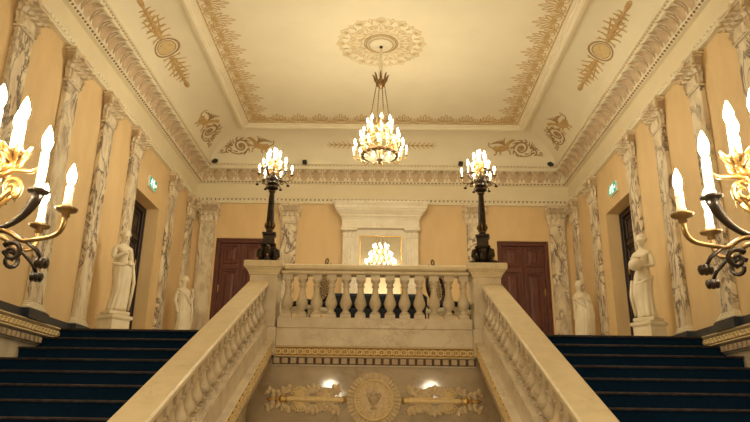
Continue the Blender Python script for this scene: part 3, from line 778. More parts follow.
        pan.lathe(PAN, d * r + Z * zt, 14); pan.build('drip_pan', 'old_gold' if kind != 'horn' else 'bronze', ao)
        candle(t, d * r + Z * (zt + .008), *((.072, .0125, .72) if kind == 'low' else (.13, .0135, .88) if kind == 'horn' else (.11, .013, .82)))
    for k in range(6): arm(2 * pi * k / 6, .285 if k % 2 == 0 else .215, 1.43, 1.345, 'low')
    for k in range(3): arm(2 * pi * k / 3, .185, 1.49, 1.37, 'horn')
    for k in range(5): arm(2 * pi * k / 5 + .03, .088, 1.625, 1.56, 'top')
    mb = MB(); mb.lathe([(.018, 1.575), (.012, 1.60), (.015, 1.635), (.04, 1.65), (.043, 1.66), (.014, 1.66), (.012, 1.67)], (0, 0, 0), 14); mb.build('top_socket', 'gold', t)
    candle(t, (0, 0, 1.667), .12, .0135, .85)
    return t
T0 = torchere('bronze candelabrum lit with many candle bulbs on the left far newel', (XC - 1.605, YE + .215, 1.042), .12)
dup(T0, (XC + 1.60, YE + .215, 1.042), pi - .2, 'bronze candelabrum lit with many candle bulbs on the right far newel')
dup(T0, (-1.252, 2.0, -2.032), 0, 'large near candelabrum cut off by the left edge of the photo')
dup(T0, (1.268, 2.0, -2.028), pi, 'large near candelabrum cut off by the right edge of the photo')

# ------------------------------------------------------------------ chandelier
CH = Vector((-.035, 10.4, 0))
t = thing('chandelier', 'gilt chandelier in three tiers of lit candle bulbs hanging from the ceiling rosette', 'chandelier', (CH.x, CH.y, HC - .06))
zz = HC - .06
ZC = lambda z: z - zz
mb = MB(); mb.lathe([(.03, 0), (.03, -.02), (.012, -.03), (.012, -.06)], (0, 0, 0), 12); mb.build('hook', 'bronze', t)
mb = MB(); mb.lathe([(.016, -.05), (.030, -.08), (.028, -.2), (.032, -.4), (.038, -.62), (.03, -.66)], (0, 0, 0), 14); mb.build('stem', 'ivory', t)
mb = MB(); z0 = ZC(4.56)
mb.lathe([(.035, .04), (.06, .02), (.075, 0), (.085, -.05), (.07, -.09), (.03, -.12), (.01, -.15)], (0, 0, z0), 18)
for k in range(8):
    a = 2 * pi * k / 8; e = Vector((cos(a), sin(a), 0))
    mb.tube([e * .06 + Vector((0, 0, z0 - .06)), e * .10 + Vector((0, 0, z0 + .02)), e * .12 + Vector((0, 0, z0 + .10)), e * .15 + Vector((0, 0, z0 + .13))], [.012, .02, .014, .004], 6)
mb.build('crown', 'old_gold', t)
TIERS = [(.215, 3.66, 8), (.33, 3.42, 12), (.46, 3.18, 18)]
for k in range(4):
    a = 2 * pi * k / 4 + .35; e = Vector((cos(a), sin(a), 0)); mb = MB()
    A = e * .075 + Vector((0, 0, ZC(4.48))); B = e * .19 + Vector((0, 0, ZC(3.74)))
    mb.tube([A, B], .004, 5)
    for j in range(16): mb.ball(A.lerp(B, (j + .5) / 16), (.011, .011, .017), 6, 4)
    mb.build('chain', 'old_gold', t)
for (r, z, n), nm in zip(TIERS, ('upper_ring', 'middle_ring', 'lower_ring')):
    mb = MB(); rr = r - .07 if r < .4 else .29
    zr_ = z - .03 if r < .4 else 3.16
    q = .030 if r > .4 else .012
    ring = [(rr - q, -.02), (rr + q, -.024), (rr + q + .006, 0), (rr + q, .028), (rr - q, .024), (rr - q, -.02)]
    mb.lathe(ring, (0, 0, ZC(zr_)), 40, False)
    for k in range(n * 2): mb.ball((( rr + .018) * cos(pi * k / n), (rr + .018) * sin(pi * k / n), ZC(zr_)), (.012, .012, .016), 6, 4)
    mb.build(nm, 'chandelier_bronze' if r > .4 else 'gold', t)
    for k in range(n):
        a = 2 * pi * k / n + .1; e = Vector((cos(a), sin(a), 0)); am = MB()
        zj = z + (.028 if (k % 2 and r > .4) else 0); rj = r - (.05 if (k % 2 and r > .4) else 0)
        pts = bez3(e * rr + Vector((0, 0, ZC(zr_))), e * (rr + .04) + Vector((0, 0, ZC(zr_) - .06)), e * rj + Vector((0, 0, ZC(zj) - .09)), e * rj + Vector((0, 0, ZC(zj) - .012)), 8)
        am.tube(pts, .008, 6); am.lathe([(.006, -.02), (.022, -.006), (.026, .003), (.012, .002), (.011, .01)], e * rj + Vector((0, 0, ZC(zj))), 10)
        am.build('candle_arm', 'gold', t)
        candle(t, e * rj + Vector((0, 0, ZC(zj) + .006)), .085, .0115, .8, 'bulb_glow_small')
# body and bottom basket with ribs
mb = MB(); mb.lathe([(.008, ZC(3.82)), (.02, ZC(3.78)), (.03, ZC(3.6)), (.05, ZC(3.5)), (.025, ZC(3.4)), (.03, ZC(3.3)), (.015, ZC(3.12))], (0, 0, 0), 16); mb.build('baluster_stem', 'gold', t)
mb = MB()
for k in range(18):
    a = 2 * pi * k / 18; e = Vector((cos(a), sin(a), 0))
    mb.tube(bez3(e * .285 + Vector((0, 0, ZC(3.15))), e * .25 + Vector((0, 0, ZC(3.11))), e * .13 + Vector((0, 0, ZC(3.07))), e * .05 + Vector((0, 0, ZC(3.065))), 8), [.008, .010, .013, .015, .015, .013, .010, .009, .007], 6)
mb.build('ribbed_basket', 'ivory', t)
mb = MB(); mb.lathe([(.055, ZC(3.10)), (.065, ZC(3.085)), (.06, ZC(3.065)), (.03, ZC(3.05)), (.022, ZC(3.03)), (.028, ZC(3.015)), (.004, ZC(2.99))], (0, 0, 0), 16); mb.build('finial', 'old_gold', t)
for k in range(12):
    a = 2 * pi * k / 12; e = Vector((cos(a), sin(a), 0)); am = MB()
    am.tube(bez3(e * .13 + Vector((0, 0, ZC(3.62))), e * .22 + Vector((0, 0, ZC(3.58))), e * .30 + Vector((0, 0, ZC(3.40))), e * .29 + Vector((0, 0, ZC(3.22))), 8), .007, 6)
    am.tube([e * (.24 + x) + Vector((0, 0, ZC(3.42) + y)) for x, y in spiral(0, 0, .04, .008, 0, 1.3, 14)], .006, 5)
    am.build('scroll_bracket', 'gold', t)

# ------------------------------------------------------------------ ceiling ornaments
mb = MB(); t0 = ceil_map(0, 0)
def R_(u, v, h): return (u, v, -h)
t = thing('ceiling_rosette', 'lacy round gilt rosette on the flat ceiling around the chandelier hook', 'ceiling rosette', (CH.x, CH.y, HC - .001))
mb.lathe([(.03, -.058), (.16, -.058), (.19, -.05), (.20, -.035), (.22, -.03), (.235, -.012), (.24, 0)], (0, 0, 0), 40); mb.build('boss', 'ceiling', t)
mb = MB()
for k in range(44): mb.ball((.27 * cos(2 * pi * k / 44), .27 * sin(2 * pi * k / 44), -.012), (.013, .013, .012), 6, 4)
mb.ribbon([(.215 * cos(a * pi / 24), .215 * sin(a * pi / 24)) for a in range(48)], .016, lambda u, v, h: R_(u, v, .030 + h), .012, True)
mb.ribbon([(.30 * cos(a * pi / 24), .30 * sin(a * pi / 24)) for a in range(48)], .02, R_, .014, True)
mb.build('bead_ring', 'border_paint', t)
mb = MB()
for k in range(12):
    a = 2 * pi * k / 12; ca, sa = cos(a), sin(a)
    def rf(u, v, h, ca=ca, sa=sa): return R_(u * ca - v * sa, u * sa + v * ca, h)
    for j in range(5): mb.ribbon(petal(.66, 0, (j - 2) * .5, .15 - .02 * abs(j - 2), .028), .008, rf, .008)
    for sg in (-1, 1):
        mb.ribbon(spiral(.50, sg * .10, .075, .012, sg * 2.6, -sg * 1.3), .011, rf, .008)
        mb.ribbon(bez((.34, sg * .02), (.42, sg * .16), (.60, sg * .035)), .010, rf, .008)
        mb.ribbon(bez((.58, sg * .17), (.70, sg * .18), (.76, sg * .10)), .009, rf, .008)
    mb.ribbon(petal(.33, 0, 0, .14, .03), .010, rf, .008); mb.ribbon(petal(.47, 0, 0, .17, .025), .010, rf, .008)
    mb.ribbon(petal(.60, .17 * cos(.1), .26, .16, .03), .009, rf, .008)
    mb.ribbon(petal(.335, .088, .26, .07, .02), .008, rf, .008)
mb.build('lace_ornament', 'paint_light', t)

# painted border inside the ceiling frame
def palmette(mb, fn, big=1.0):
    w_ = .014 * big
    for j in range(7):
        a = pi / 2 + (j - 3) * .36; mb.ribbon(petal(0, .12 * big, a, (.36 - .06 * abs(j - 3)) * big, .030 * big), lambda q: .020, fn, .004)
    for sg in (-1, 1):
        mb.ribbon(spiral(sg * .10 * big, .10 * big, .085 * big, .015, pi / 2 - sg * pi / 2 + pi * (sg > 0) * 0, sg * 1.4), .020, fn, .004)
        mb.ribbon(bez((0, .03), (sg * .12 * big, -.01), (sg * .20 * big, .07 * big)), .018, fn, .004)
        mb.ribbon(bez((sg * .05, .18 * big), (sg * .19 * big, .20 * big), (sg * .17 * big, .33 * big)), .016, fn, .004)
def lily(mb, fn):
    for j in range(3): mb.ribbon(petal(0, .06, pi / 2 + (j - 1) * .5, .22 - .04 * abs(j - 1), .028), .016, fn, .004)
    for sg in (-1, 1): mb.ribbon(spiral(sg * .05, .09, .05, .01, 0, sg * 1.2), .014, fn, .004)
mb = MB(); pit = .47
n = 18
for i in range(n):
    y = yi - .27 - pit * i
    for s in (-1, 1):
        palmette(mb, ceil_map(s * (xi - .02), y, s * pi / 2), 1.12)
        lily(mb, ceil_map(s * (xi - .02), y - pit / 2, s * pi / 2))
m = 12; p2 = (2 * xi - .54) / m
for i in range(m + 1):
    x = -xi + .27 + p2 * i
    palmette(mb, ceil_map(x, yi - .02, pi), 1.0)
    if i < m: lily(mb, ceil_map(x + p2 / 2, yi - .02, pi))
for s in (-1, 1): mb.ribbon([(0, YF + .1), (0, yi - .03)], .022, ceil_map(s * (xi - .035), 0), .004)
mb.ribbon([(-xi + .03, 0), (xi - .03, 0)], .022, ceil_map(0, yi - .035), .004)
mb.build('painted_border', 'border_paint', CEIL)

# oval cameo with trophies, on the side coves
def cove_cameo(label, side, c, k=1.0):
    t = thing('painted_cameo', label, 'ceiling ornament', (0, 0, 0), 0, 'painted ornaments on the coves')
    fn = cove_map(side, c, .52)
    mb = MB(); e = lambda a, b, n=28: [(a * cos(2 * pi * i / n), b * sin(2 * pi * i / n)) for i in range(n)]
    mb.ribbon(e(.25, .20), .030, fn, .012, True); mb.ribbon(e(.20, .15), .015, fn, .008, True); mb.build('oval_frame', 'paint_brown', t)
    mb = MB(); mb.prism(e(.20, .14), fn, .001, .004); mb.build('oval_ground', 'paint_light', t)
    mb = MB()
    mb.ribbon(bez((-.12, -.07), (0, .02), (.13, -.06)), .04, fn, .009); mb.ribbon(bez((-.06, -.03), (.0, .12), (.05, -.02)), .035, fn, .009); mb.ribbon(bez((.02, .0), (.1, .06), (.11, .0)), .025, fn, .009)
    mb.build('reclining_figure', 'paint_brown', t)
    mb = MB()
    for sg in (-1, 1):
        g = lambda u, v, h: fn(sg * u, v, h)
        mb.ribbon([(.28, 0), (1.40, 0)], lambda q: .06 - .02 * q, g, .010)
        mb.ribbon(petal(1.16, 0, 0, .28, .035), .026, g, .008)
        for u, l in ((.36, .20), (.50, .17), (.66, .20), (.80, .15), (.95, .13), (1.08, .10)):
            for q in (-1, 1):
                mb.ribbon(bez((u, 0), (u + l * .5, q * l * .2), (u + l * .6, q * l)), lambda w: .062 * (1 - w * .75), g, .009)
                mb.ribbon(bez((u - .03, q * .02), (u - .07, q * l * .5), (u - .02, q * l * .75)), lambda w: .045 * (1 - w * .8), g, .007)
        for q in (-1, 1): mb.ribbon([(.40, q * .03), (.90, q * .12)], .022, g, .008)
        mb.ribbon(bez((.27, -.16), (.38, 0), (.27, .16)), .024, g, .008)
    mb.build('trophy', 'paint_ochre', t)
    return t
cove_cameo('painted oval cameo between long trophies on the left cove', 'L', 10.35)
cove_cameo('painted oval cameo between long trophies on the right cove', 'R', 10.35)
t = thing('painted_cameo', 'painted scrolling foliage with oval cameo on the back cove behind the chandelier', 'ceiling ornament', (0, 0, 0), 0, 'painted ornaments on the coves')
fn = cove_map('B', -.03, .50); mb = MB()
for sg in (-1, 1):
    g = lambda u, v, h: fn(sg * u, v, h)
    mb.ribbon([(.2, 0), (1.3, 0)], lambda q: .034 - .02 * q, g, .008)
    for i in range(9):
        u = .28 + i * .11; l = .13 - .007 * i
        for q in (-1, 1): mb.ribbon(bez((u, 0), (u + .05, q * l * .3), (u + .10, q * l)), lambda w: .034 * (1 - .7 * w), g, .008)
mb.build('foliage', 'paint_ochre', t)
mb = MB(); mb.ribbon([(.24 * cos(2 * pi * i / 28), .17 * sin(2 * pi * i / 28)) for i in range(28)], .03, fn, .01, True); mb.build('oval_frame', 'paint_brown', t)

# winged beast and scroll panels in the cove corners
def griffin(label, side, c, flip, k=1.0):
    t = thing('painted_griffin', label, 'ceiling ornament', (0, 0, 0), 0, 'painted beasts in the cove corners')
    f_ = cove_map(side, c, .47, flip); fn = lambda u, v, h: f_(u * k, v * k, h)
    mb = MB()
    body = [(-.42, -.05), (-.30, -.14), (-.10, -.15), (.02, -.10), (.10, .02), (.14, .14), (.22, .20), (.26, .27), (.19, .31), (.10, .27), (.03, .18), (-.06, .08), (-.20, .04), (-.34, .05)]
    mb.prism(body, fn, .001, .008)
    for pts, w_ in (([(.04, -.06), (.14, -.10), (.19, -.24)], .05), ([(.06, -.03), (.22, .02), (.30, -.06)], .045), ([(-.30, -.08), (-.26, -.20), (-.34, -.28)], .06), ([(-.22, -.10), (-.12, -.2), (-.16, -.27)], .05), ([(.2, .27), (.30, .24)], .035)):
        mb.ribbon(pts, w_, fn, .010)
    mb.build('beast_body', 'paint_ochre', t)
    mb = MB()
    for j in range(6):
        mb.ribbon(bez((-.02, .08), (-.10 - .02 * j, .22), (-.06 - .09 * j, .36 - .05 * j)), lambda q: .042 * (1 - .5 * q), fn, .012)
    mb.ribbon(bez((-.40, -.02), (-.58, .02), (-.55, .18)), .03, fn, .010)
    mb.build('wing', 'paint_brown', t)
    mb = MB()
    mb.ribbon(spiral(.52, -.02, .24, .02, pi, -1.7, 34), lambda q: .062 * (1 - .5 * q), fn, .009)
    for j in range(8): mb.ribbon(petal(.52, -.02, j * pi / 4, .09, .03), .02, fn, .010)
    for j in range(9):
        a_ = .35 + j * .62; mb.ribbon(bez((.52 + .24 * cos(a_), -.02 + .24 * sin(a_)), (.52 + .30 * cos(a_ + .2), -.02 + .30 * sin(a_ + .2)), (.52 + .34 * cos(a_ + .5), -.02 + .33 * sin(a_ + .5))), lambda q: .06 * (1 - .8 * q), fn, .009)
    mb.ribbon(bez((.30, -.10), (.40, -.30), (.60, -.31)), .045, fn, .009)
    mb.ribbon(bez((.60, -.31), (.86, -.30), (.92, -.16)), .04, fn, .009)
    mb.ribbon(spiral(.92, -.16, .12, .012, -1.2, 1.4, 22), lambda q: .05 * (1 - .5 * q), fn, .009)
    mb.ribbon(bez((1.0, -.22), (1.15, -.30), (1.28, -.27)), lambda q: .05 * (1 - .8 * q), fn, .009)
    mb.ribbon(spiral(1.16, -.20, .06, .01, -1.2, 1.3, 16), .028, fn, .009)
    for j in range(5): mb.ribbon(bez((.80, -.02), (.84 + .04 * j, .10 - .03 * j), (.84 + .07 * j, .22 - .08 * j)), lambda q: .055 * (1 - .8 * q), fn, .008)
    mb.build('scroll', 'paint_brown', t)
    return t
griffin('painted ochre griffin with scroll on the back cove, corner near the left wall', 'B', -3.0, -1, .74)
griffin('painted ochre griffin with scroll on the back cove, corner near the right wall', 'B', 2.92, 1, .74)
griffin('painted ochre griffin with scroll on the left cove, next to the far corner', 'L', 13.35, 1, .82)
griffin('painted ochre griffin with scroll on the right cove, next to the far corner', 'R', 13.35, 1, .82)

# little spot cameras on the cornice
def spot(label, loc, rz):
    t = thing('spotlight', label, 'spotlight', loc, rz, 'small black fittings on the cornice')
    mb = MB(); mb.tube([(0, .055, .06), (0, .09, .06)], .014, 10); mb.build('bracket', 'black_plastic', t)
    mb = MB(); mb.bbox(-.05, .05, -.08, .06, .018, .10, .012); h = mb.build('housing', 'black_plastic', t)
    mb = MB(); mb.tube([(0, -.08, .06), (0, -.10, .058)], .028, 12); mb.build('lens', 'black_plastic', h)
    return t
sp0 = spot('small black spot fitting on the back cornice, nearer the left far candelabrum', (-1.85, YB - .475, 4.70), 0)
dup(sp0, (1.86, YB - .475, 4.70), 0, 'small black spot fitting on the back cornice, behind the right far candelabrum')
dup(sp0, (-4.0, YB - .50, 4.70), .7, 'small black spot fitting on the cornice in the far left corner')
dup(sp0, (3.99, YB - .50, 4.70), -.7, 'small black spot fitting on the cornice in the far right corner')

# ------------------------------------------------------------------ chimneypiece with overmantel mirror
CX = -.025
t = thing('chimneypiece', 'tall white marble chimneypiece with broad moulded cornice on the back wall', 'chimneypiece', (CX, YB - .002, 0))
mb = MB()
def crown(prof):
    ring = []
    for x, d, z in prof: ring.append([(-x, -d, z), (x, -d, z), (x, 0, z), (-x, 0, z)])
    mb.rings(ring, True, False)
crown([(.88, .23, 3.20), (.93, .27, 3.21), (.93, .27, 3.24), (.905, .245, 3.25), (.905, .245, 3.43), (.92, .26, 3.44), (.92, .26, 3.46), (.96, .30, 3.50), (.96, .30, 3.53), (1.00, .35, 3.57), (1.05, .40, 3.62), (1.05, .40, 3.645), (1.08, .43, 3.65), (1.08, .43, 3.71), (1.11, .46, 3.75), (1.13, .48, 3.78), (1.13, .48, 3.815), (1.10, .46, 3.82)])
mb.build('cornice', 'white_marble', t)
mb = MB(); mb.bbox(-.64, .64, -.17, 0, 1.25, 3.20, .01); mb.build('overmantel', 'white_marble', t)
for sx in (-1, 1):
    mb = MB(); x0, x1 = sorted((sx * .60, sx * .88)); mb.bbox(x0, x1, -.23, 0, 1.25, 2.97, .01)
    for k in range(3): mb.bbox(x0 + .05 + .065 * k, x0 + .095 + .065 * k, -.237, -.22, 1.4, 2.85, .008)
    p = mb.build('jamb', 'white_marble', t)
    mb = MB(); mb.bbox(x0 - .01, x1 + .01, -.24, 0, 2.97, 3.00, .008); mb.bbox(x0 - .05, x1 + .05, -.29, 0, 3.15, 3.20, .008); mb.bbox(x0, x1, -.22, 0, 3.00, 3.15, .005)
    for k in range(3): leaf_patch(mb, (x0 + .04 + .10 * k, -.225, 3.00), (0, -1, 0), (1, 0, 0), .10, .16, .08)
    mb.build('jamb_capital', 'white_marble', p)
mb = MB(); mb.bbox(-1.02, 1.02, -.46, 0, 1.17, 1.25, .02); mb.bbox(-.96, .96, -.40, 0, 1.10, 1.17, .015); mb.build('mantel_shelf', 'white_marble', t)
mb = MB()
for sx in (-1, 1): mb.bbox(*sorted((sx * .56, sx * .94)), -.36, 0, .003, 1.10, .012)
mb.bbox(-.56, .56, -.34, 0, .86, 1.10, .012); mb.build('surround', 'white_marble', t)
mb = MB(); mb.box(-.56, .56, -.06, 0, .003, .86); mb.build('firebox', 'black_plastic', t)
# mirror hung on the overmantel, leaning a little forward
t = thing('mirror', 'tall mirror in a thin gilt frame on the chimneypiece, reflecting the chandelier', 'mirror', (CX + .005, YB - .178, 1.27))
MW, MH = .465, 1.73; tilt = radians(1.3)
def lean(o): o.rotation_euler = (tilt, 0, 0); return o
mb = MB()
for a, b, c, d in ((-MW - .03, -MW, 0, MH + .03), (MW, MW + .03, 0, MH + .03), (-MW, MW, MH, MH + .03), (-MW, MW, 0, .03)): mb.bbox(a, b, -.03, 0, c, d, .008)
lean(mb.build('frame', 'gold', t))
mb = MB(); mb.box(-MW, MW, -.012, -.004, .03, MH); lean(mb.build('glass', 'mirror', t))

# ------------------------------------------------------------------ furniture behind the balustrade
def chair(label, loc, rz):
    t = thing('chair', label, 'chair', loc, rz, 'dark chairs on the upper landing')
    mb = MB(); mb.bbox(-.26, .26, -.26, .24, .47, .56, .035); mb.build('seat', 'navy_cloth', t)
    mb = MB(); mb.bbox(-.27, .27, -.27, .25, .41, .47, .01); mb.build('seat_frame', 'ivory', t)
    for x, y in ((-.23, -.23), (.23, -.23), (-.22, .21), (.22, .21)):
        mb = MB(); mb.lathe([(.014, .003), (.02, .03), (.016, .06), (.026, .30), (.03, .40)], (x, y, 0), 10); mb.build('leg', 'wood_dark', t)
    fn = lambda u, v, h: (u, .23 - h + (v - .5) * .12, v)
    mb = MB(); e = [(.20 * cos(2 * pi * i / 32), .86 + .25 * sin(2 * pi * i / 32)) for i in range(32)]
    P = [fn(u, v, 0) for u, v in e]; mb.tube(P + [P[0]], .026, 8, False)
    for x in (-.16, .16): mb.tube([fn(x, .44, 0), fn(x * .8, .68, 0)], .024, 8)
    bk = mb.build('back_frame', 'wood_dark', t)
    mb = MB()
    for i in range(11):
        a = -1 + 2 * (i + .5) / 11; q = sqrt(1 - a * a) * .24
        mb.tube([fn(a * .19 - .06 * q / .24, .86 - q * .95, 0), fn(a * .19 + .06 * q / .24, .86 + q * .95, 0)], .0075, 5)
        q = sqrt(1 - a * a) * .19; mb.tube([fn(-q * .95, .86 + a * .24, .0), fn(q * .95, .86 + a * .24 + .04, .0)], .004, 5)
    mb.build('cane_panel', 'wood_dark', bk)
    mb = MB(); c = [fn(.032 * cos(2 * pi * i / 18), 1.262 + .045 * sin(2 * pi * i / 18), 0) for i in range(19)]; mb.tube([fn(0, 1.10, 0), fn(0, 1.215, 0)], .02, 8)
    mb.tube(c, .013, 6, False); mb.build('crest_ring', 'cane', bk)
    for x in (-.11, .11):
        mb = MB(); mb.tube([fn(x, 1.205, 0), fn(x, 1.18, 0), fn(x * .95, 1.04, 0)], [.018, .014, .012], 6); mb.build('finial', 'wood_dark', bk)
    return t
c0 = chair('dark oval-backed chair with ring crest behind the balustrade, left of the mantel', (-1.08, 10.05, 0), -.80)
dup(c0, (1.06, 10.05, 0), .80, 'dark oval-backed chair with ring crest behind the balustrade, right of the mantel')
t = thing('bench', 'long low navy upholstered bench in front of the chimneypiece', 'bench', (-.02, 10.8, 0))
mb = MB(); mb.bbox(-.78, .78, -.24, .24, .58, .82, .05); mb.build('cushion', 'navy_cloth', t)
mb = MB(); mb.bbox(-.76, .76, -.23, .23, .10, .58, .02); mb.build('skirt', 'navy_cloth', t)
for x in (-.7, .7):
    for y in (-.2, .2):
        mb = MB(); mb.lathe([(.03, .002), (.035, .05), (.03, .10)], (x, y, 0), 10); mb.build('foot', 'wood_dark', t)

# ------------------------------------------------------------------ statues
def skinned(nodes, edges, sub=2):
    me = bpy.data.meshes.new('figure'); me.from_pydata([n_[0] for n_ in nodes], edges, []); o = bpy.data.objects.new('tmp', me); COL.objects.link(o)
    sk = o.modifiers.new('s', 'SKIN'); sk.use_smooth_shade = True
    for i, n_ in enumerate(nodes):
        r = n_[1]; me.skin_vertices[0].data[i].radius = r if isinstance(r, tuple) else (r, r)
    me.skin_vertices[0].data[0].use_root = True
    sb = o.modifiers.new('d', 'SUBSURF'); sb.levels = sub; sb.render_levels = sub
    dg = bpy.context.evaluated_depsgraph_get(); ev = o.evaluated_get(dg)
    out = bpy.data.meshes.new_from_object(ev); bpy.data.objects.remove(o)
    for p in out.polygons: p.use_smooth = True
    out.materials.clear(); out.materials.append(MATS['statue_marble'])
    return out
def statue(label, loc, rz, kind):
    t = thing('statue', label, 'statue', loc, rz, 'white marble statues by the side doorways')
    # standing figure in contrapposto, about 1.3 m, facing -y
    N = [((.0, 0, .70), (.118, .088)),            # 0 pelvis
         ((.008, .0, .80), (.092, .07)), ((.012, -.005, .92), (.112, .08)), ((.006, .0, 1.02), (.095, .066)), ((.0, .0, 1.075), .042), ((.006, -.012, 1.125), .044), ((.014, -.018, 1.185), (.062, .072)), ((.016, -.012, 1.245), (.058, .068)), ((.016, -.006, 1.29), .038),  # 8 crown
         ((.062, 0, .64), .082), ((.075, -.02, .37), .055), ((.07, .01, .20), .046), ((.065, .015, .055), .028), ((.075, -.09, .03), .026),       # 9-13 standing leg
         ((-.062, 0, .64), .082), ((-.085, -.075, .385), .055), ((-.10, -.02, .20), .045), ((-.105, .03, .065), .028), ((-.13, -.06, .03), .025)]  # 14-18 bent leg
    E = [(0, 1), (1, 2), (2, 3), (3, 4), (4, 5), (5, 6), (6, 7), (7, 8), (0, 9), (9, 10), (10, 11), (11, 12), (12, 13), (0, 14), (14, 15), (15, 16), (16, 17), (17, 18)]
    def arm_(sh, el, wr, hd):
        b = len(N); N.extend([(sh, .05), (el, .036), (wr, .024), (hd, .028)]); E.extend([(3, b), (b, b + 1), (b + 1, b + 2), (b + 2, b + 3)])
        h, w_ = Vector(hd), Vector(wr); d = (h - w_).normalized(); sd = d.cross(Vector((0, 1, .2))).normalized()
        for k in range(4):
            o = sd * (.014 * (k - 1.5)); c = len(N); l = (.052, .06, .056, .044)[k]
            N.extend([(tuple(h + o + d * l * .5), .0085), (tuple(h + o + d * l * .9 + Vector((0, -.018, -.008))), .007)]); E.extend([(b + 3, c), (c, c + 1)])
        c = len(N); N.append((tuple(h - sd * .034 + d * .012), .009)); E.append((b + 3, c))
    if kind == 'draped':
        arm_((.125, 0, .995), (.175, .03, .80), (.10, -.10, .745), (.055, -.13, .755))
        arm_((-.125, 0, .995), (-.165, -.03, .82), (-.04, -.13, .90), (.01, -.135, .93))
    elif kind == 'venus':
        arm_((.125, 0, .995), (.185, .0, .80), (.12, -.13, .78), (.075, -.165, .79))
        arm_((-.125, 0, .995), (-.185, .0, .81), (-.12, -.13, .86), (-.075, -.165, .86))
    else:
        arm_((.125, 0, .995), (.21, -.02, .84), (.16, -.12, .96), (.135, -.13, 1.01))
        arm_((-.125, 0, .995), (-.17, .03, .80), (-.16, -.03, .63), (-.155, -.045, .59))
    me = skinned(N, E)
    o = bpy.data.objects.new('figure', me); COL.objects.link(o); o.parent = t; o.location = (0, 0, .062)
    # face and breast modelling belongs to the body of stone
    mb = MB()
    mb.ball((.018, -.088, 1.185 + .062), (.010, .018, .020), 8, 6); mb.ball((-.006, -.078, 1.205 + .062), (.012, .008, .006), 8, 5); mb.ball((.04, -.078, 1.205 + .062), (.012, .008, .006), 8, 5); mb.ball((.017, -.08, 1.152 + .062), (.017, .012, .006), 8, 5)
    mb.ball((.016, -.07, 1.13 + .062), (.02, .018, .014), 8, 5)
    mb.build('face', 'statue_marble', t)
    mb = MB()
    mb.ball((.016, .014, 1.25 + .062), (.078, .085, .072), 14, 10); mb.ball((.016, .095, 1.235 + .062), (.042, .045, .042), 10, 7)
    for k in range(9):
        a = pi * (k / 8); mb.tube([(.016 + .074 * cos(a), -.055 - .012 * sin(a) + .03, 1.225 + .062 + .055 * sin(a)), (.016 + .082 * cos(a), .02, 1.23 + .062 + .058 * sin(a)), (.016 + .05 * cos(a), .09, 1.235 + .062 + .03 * sin(a))], [.012, .015, .012], 6)
    mb.build('hair', 'statue_marble', t)
    # drapery with folds
    mb = MB()
    if kind == 'draped':
        top, rx0, ry0, rx1, ry1, nf, am = .80, .130, .105, .145, .125, 13, .13
    elif kind == 'venus':
        top, rx0, ry0, rx1, ry1, nf, am = .60, .140, .108, .135, .115, 11, .15
    else:
        top, rx0, ry0, rx1, ry1, nf, am = 1.0, .135, .10, .165, .135, 15, .13
    seg, rows = 78, 16
    rg = []
    for i in range(rows + 1):
        a = i / rows; z = .062 + .012 + (top - .012) * (1 - a)
        hipz = math.exp(-((z - .062 - .64) / .14) ** 2)
        b = 1 - (z - .062) / top
        if kind == 'full': wst = math.exp(-((z - .062 - .80) / .09) ** 2)
        else: wst = 0
        rr = []
        for j in range(seg):
            th = 2 * pi * j / seg
            ff = 1 + am * (.35 + .65 * b) * (abs(sin(th * nf / 2 + 1.6 * b + .7 * sin(th * 2))) - .5) + .03 * sin(3 * th + 5 * b)
            x = (rx0 + (rx1 - rx0) * b ** 1.3 + .02 * hipz - .035 * wst) * ff * cos(th); y = (ry0 + (ry1 - ry0) * b ** 1.3 + .02 * hipz - .02 * wst) * ff * sin(th)
            y -= .05 * max(0, -cos(th)) * math.exp(-((z - .062 - .39) / .12) ** 2)
            rr.append((x + .004, y - .005, z + .06 * (1 - b) * sin(th + .6)))
        rg.append(rr)
    mb.rings(rg, True, True)
    # rolled edge / sash across the body, and a hanging end
    sash = [((rx0 + .008) * cos(2 * pi * j / 24), (ry0 + .008) * sin(2 * pi * j / 24), .062 + top - .02 + .06 * sin(2 * pi * j / 24 + .6)) for j in range(25)]
    mb.tube(sash, [.020 + .006 * sin(j * 1.9) for j in range(25)], 8, False)
    hx = .16 if kind != 'venus' else -.15
    for k in range(4): mb.tube([(hx + .012 * k, -.05 + .025 * k, .062 + top), (hx * 1.15 + .014 * k, -.06 + .03 * k, .062 + top * .6), (hx * 1.1 + .015 * k, -.05 + .03 * k, .10 + .03 * k)], [.02, .026, .018], 7)
    if kind == 'full':
        mb.tube([(-.12, -.03, 1.06), (-.02, -.11, .98), (.10, -.10, .86), (.16, 0, .80)], [.026, .032, .034, .03], 8)
    mb.build('drapery', 'statue_marble', t)
    if kind == 'venus':   # rounded vessel held before the body
        mb = MB(); mb.lathe([(.03, -.085), (.07, -.07), (.10, -.025), (.108, .015), (.097, .055), (.07, .08), (.065, .095), (.08, .105), (.055, .105)], (.0, -.205, .062 + .80), 22); mb.build('vessel', 'statue_marble', t)
    mb = MB(); mb.bbox(-.165, .165, -.165, .165, 0.001, .062, .012); mb.build('plinth', 'statue_marble', t)
    if kind != 'venus': # supporting stump
        mb = MB(); mb.lathe([(.07, .062), (.06, .2), (.05, .4), (.045, .50)], (-.02, .10, 0), 12); mb.build('stump', 'statue_marble', t)
    done = set()
    for o in t.children:   # contrapposto: one gentle S through the whole block of stone
        if o.name.split('.')[0] == 'plinth' or o.data.name in done: continue
        done.add(o.data.name); oz = o.location.z
        for v in o.data.vertices:
            z = max(0, v.co.z + oz - .06)
            v.co.x += (.035 * sin(z / 1.30 * 1.6 * pi) + .03 * z / 1.3) * (1 if kind != 'venus' else -1)
            v.co.y += .03 * sin(z / 1.30 * pi)
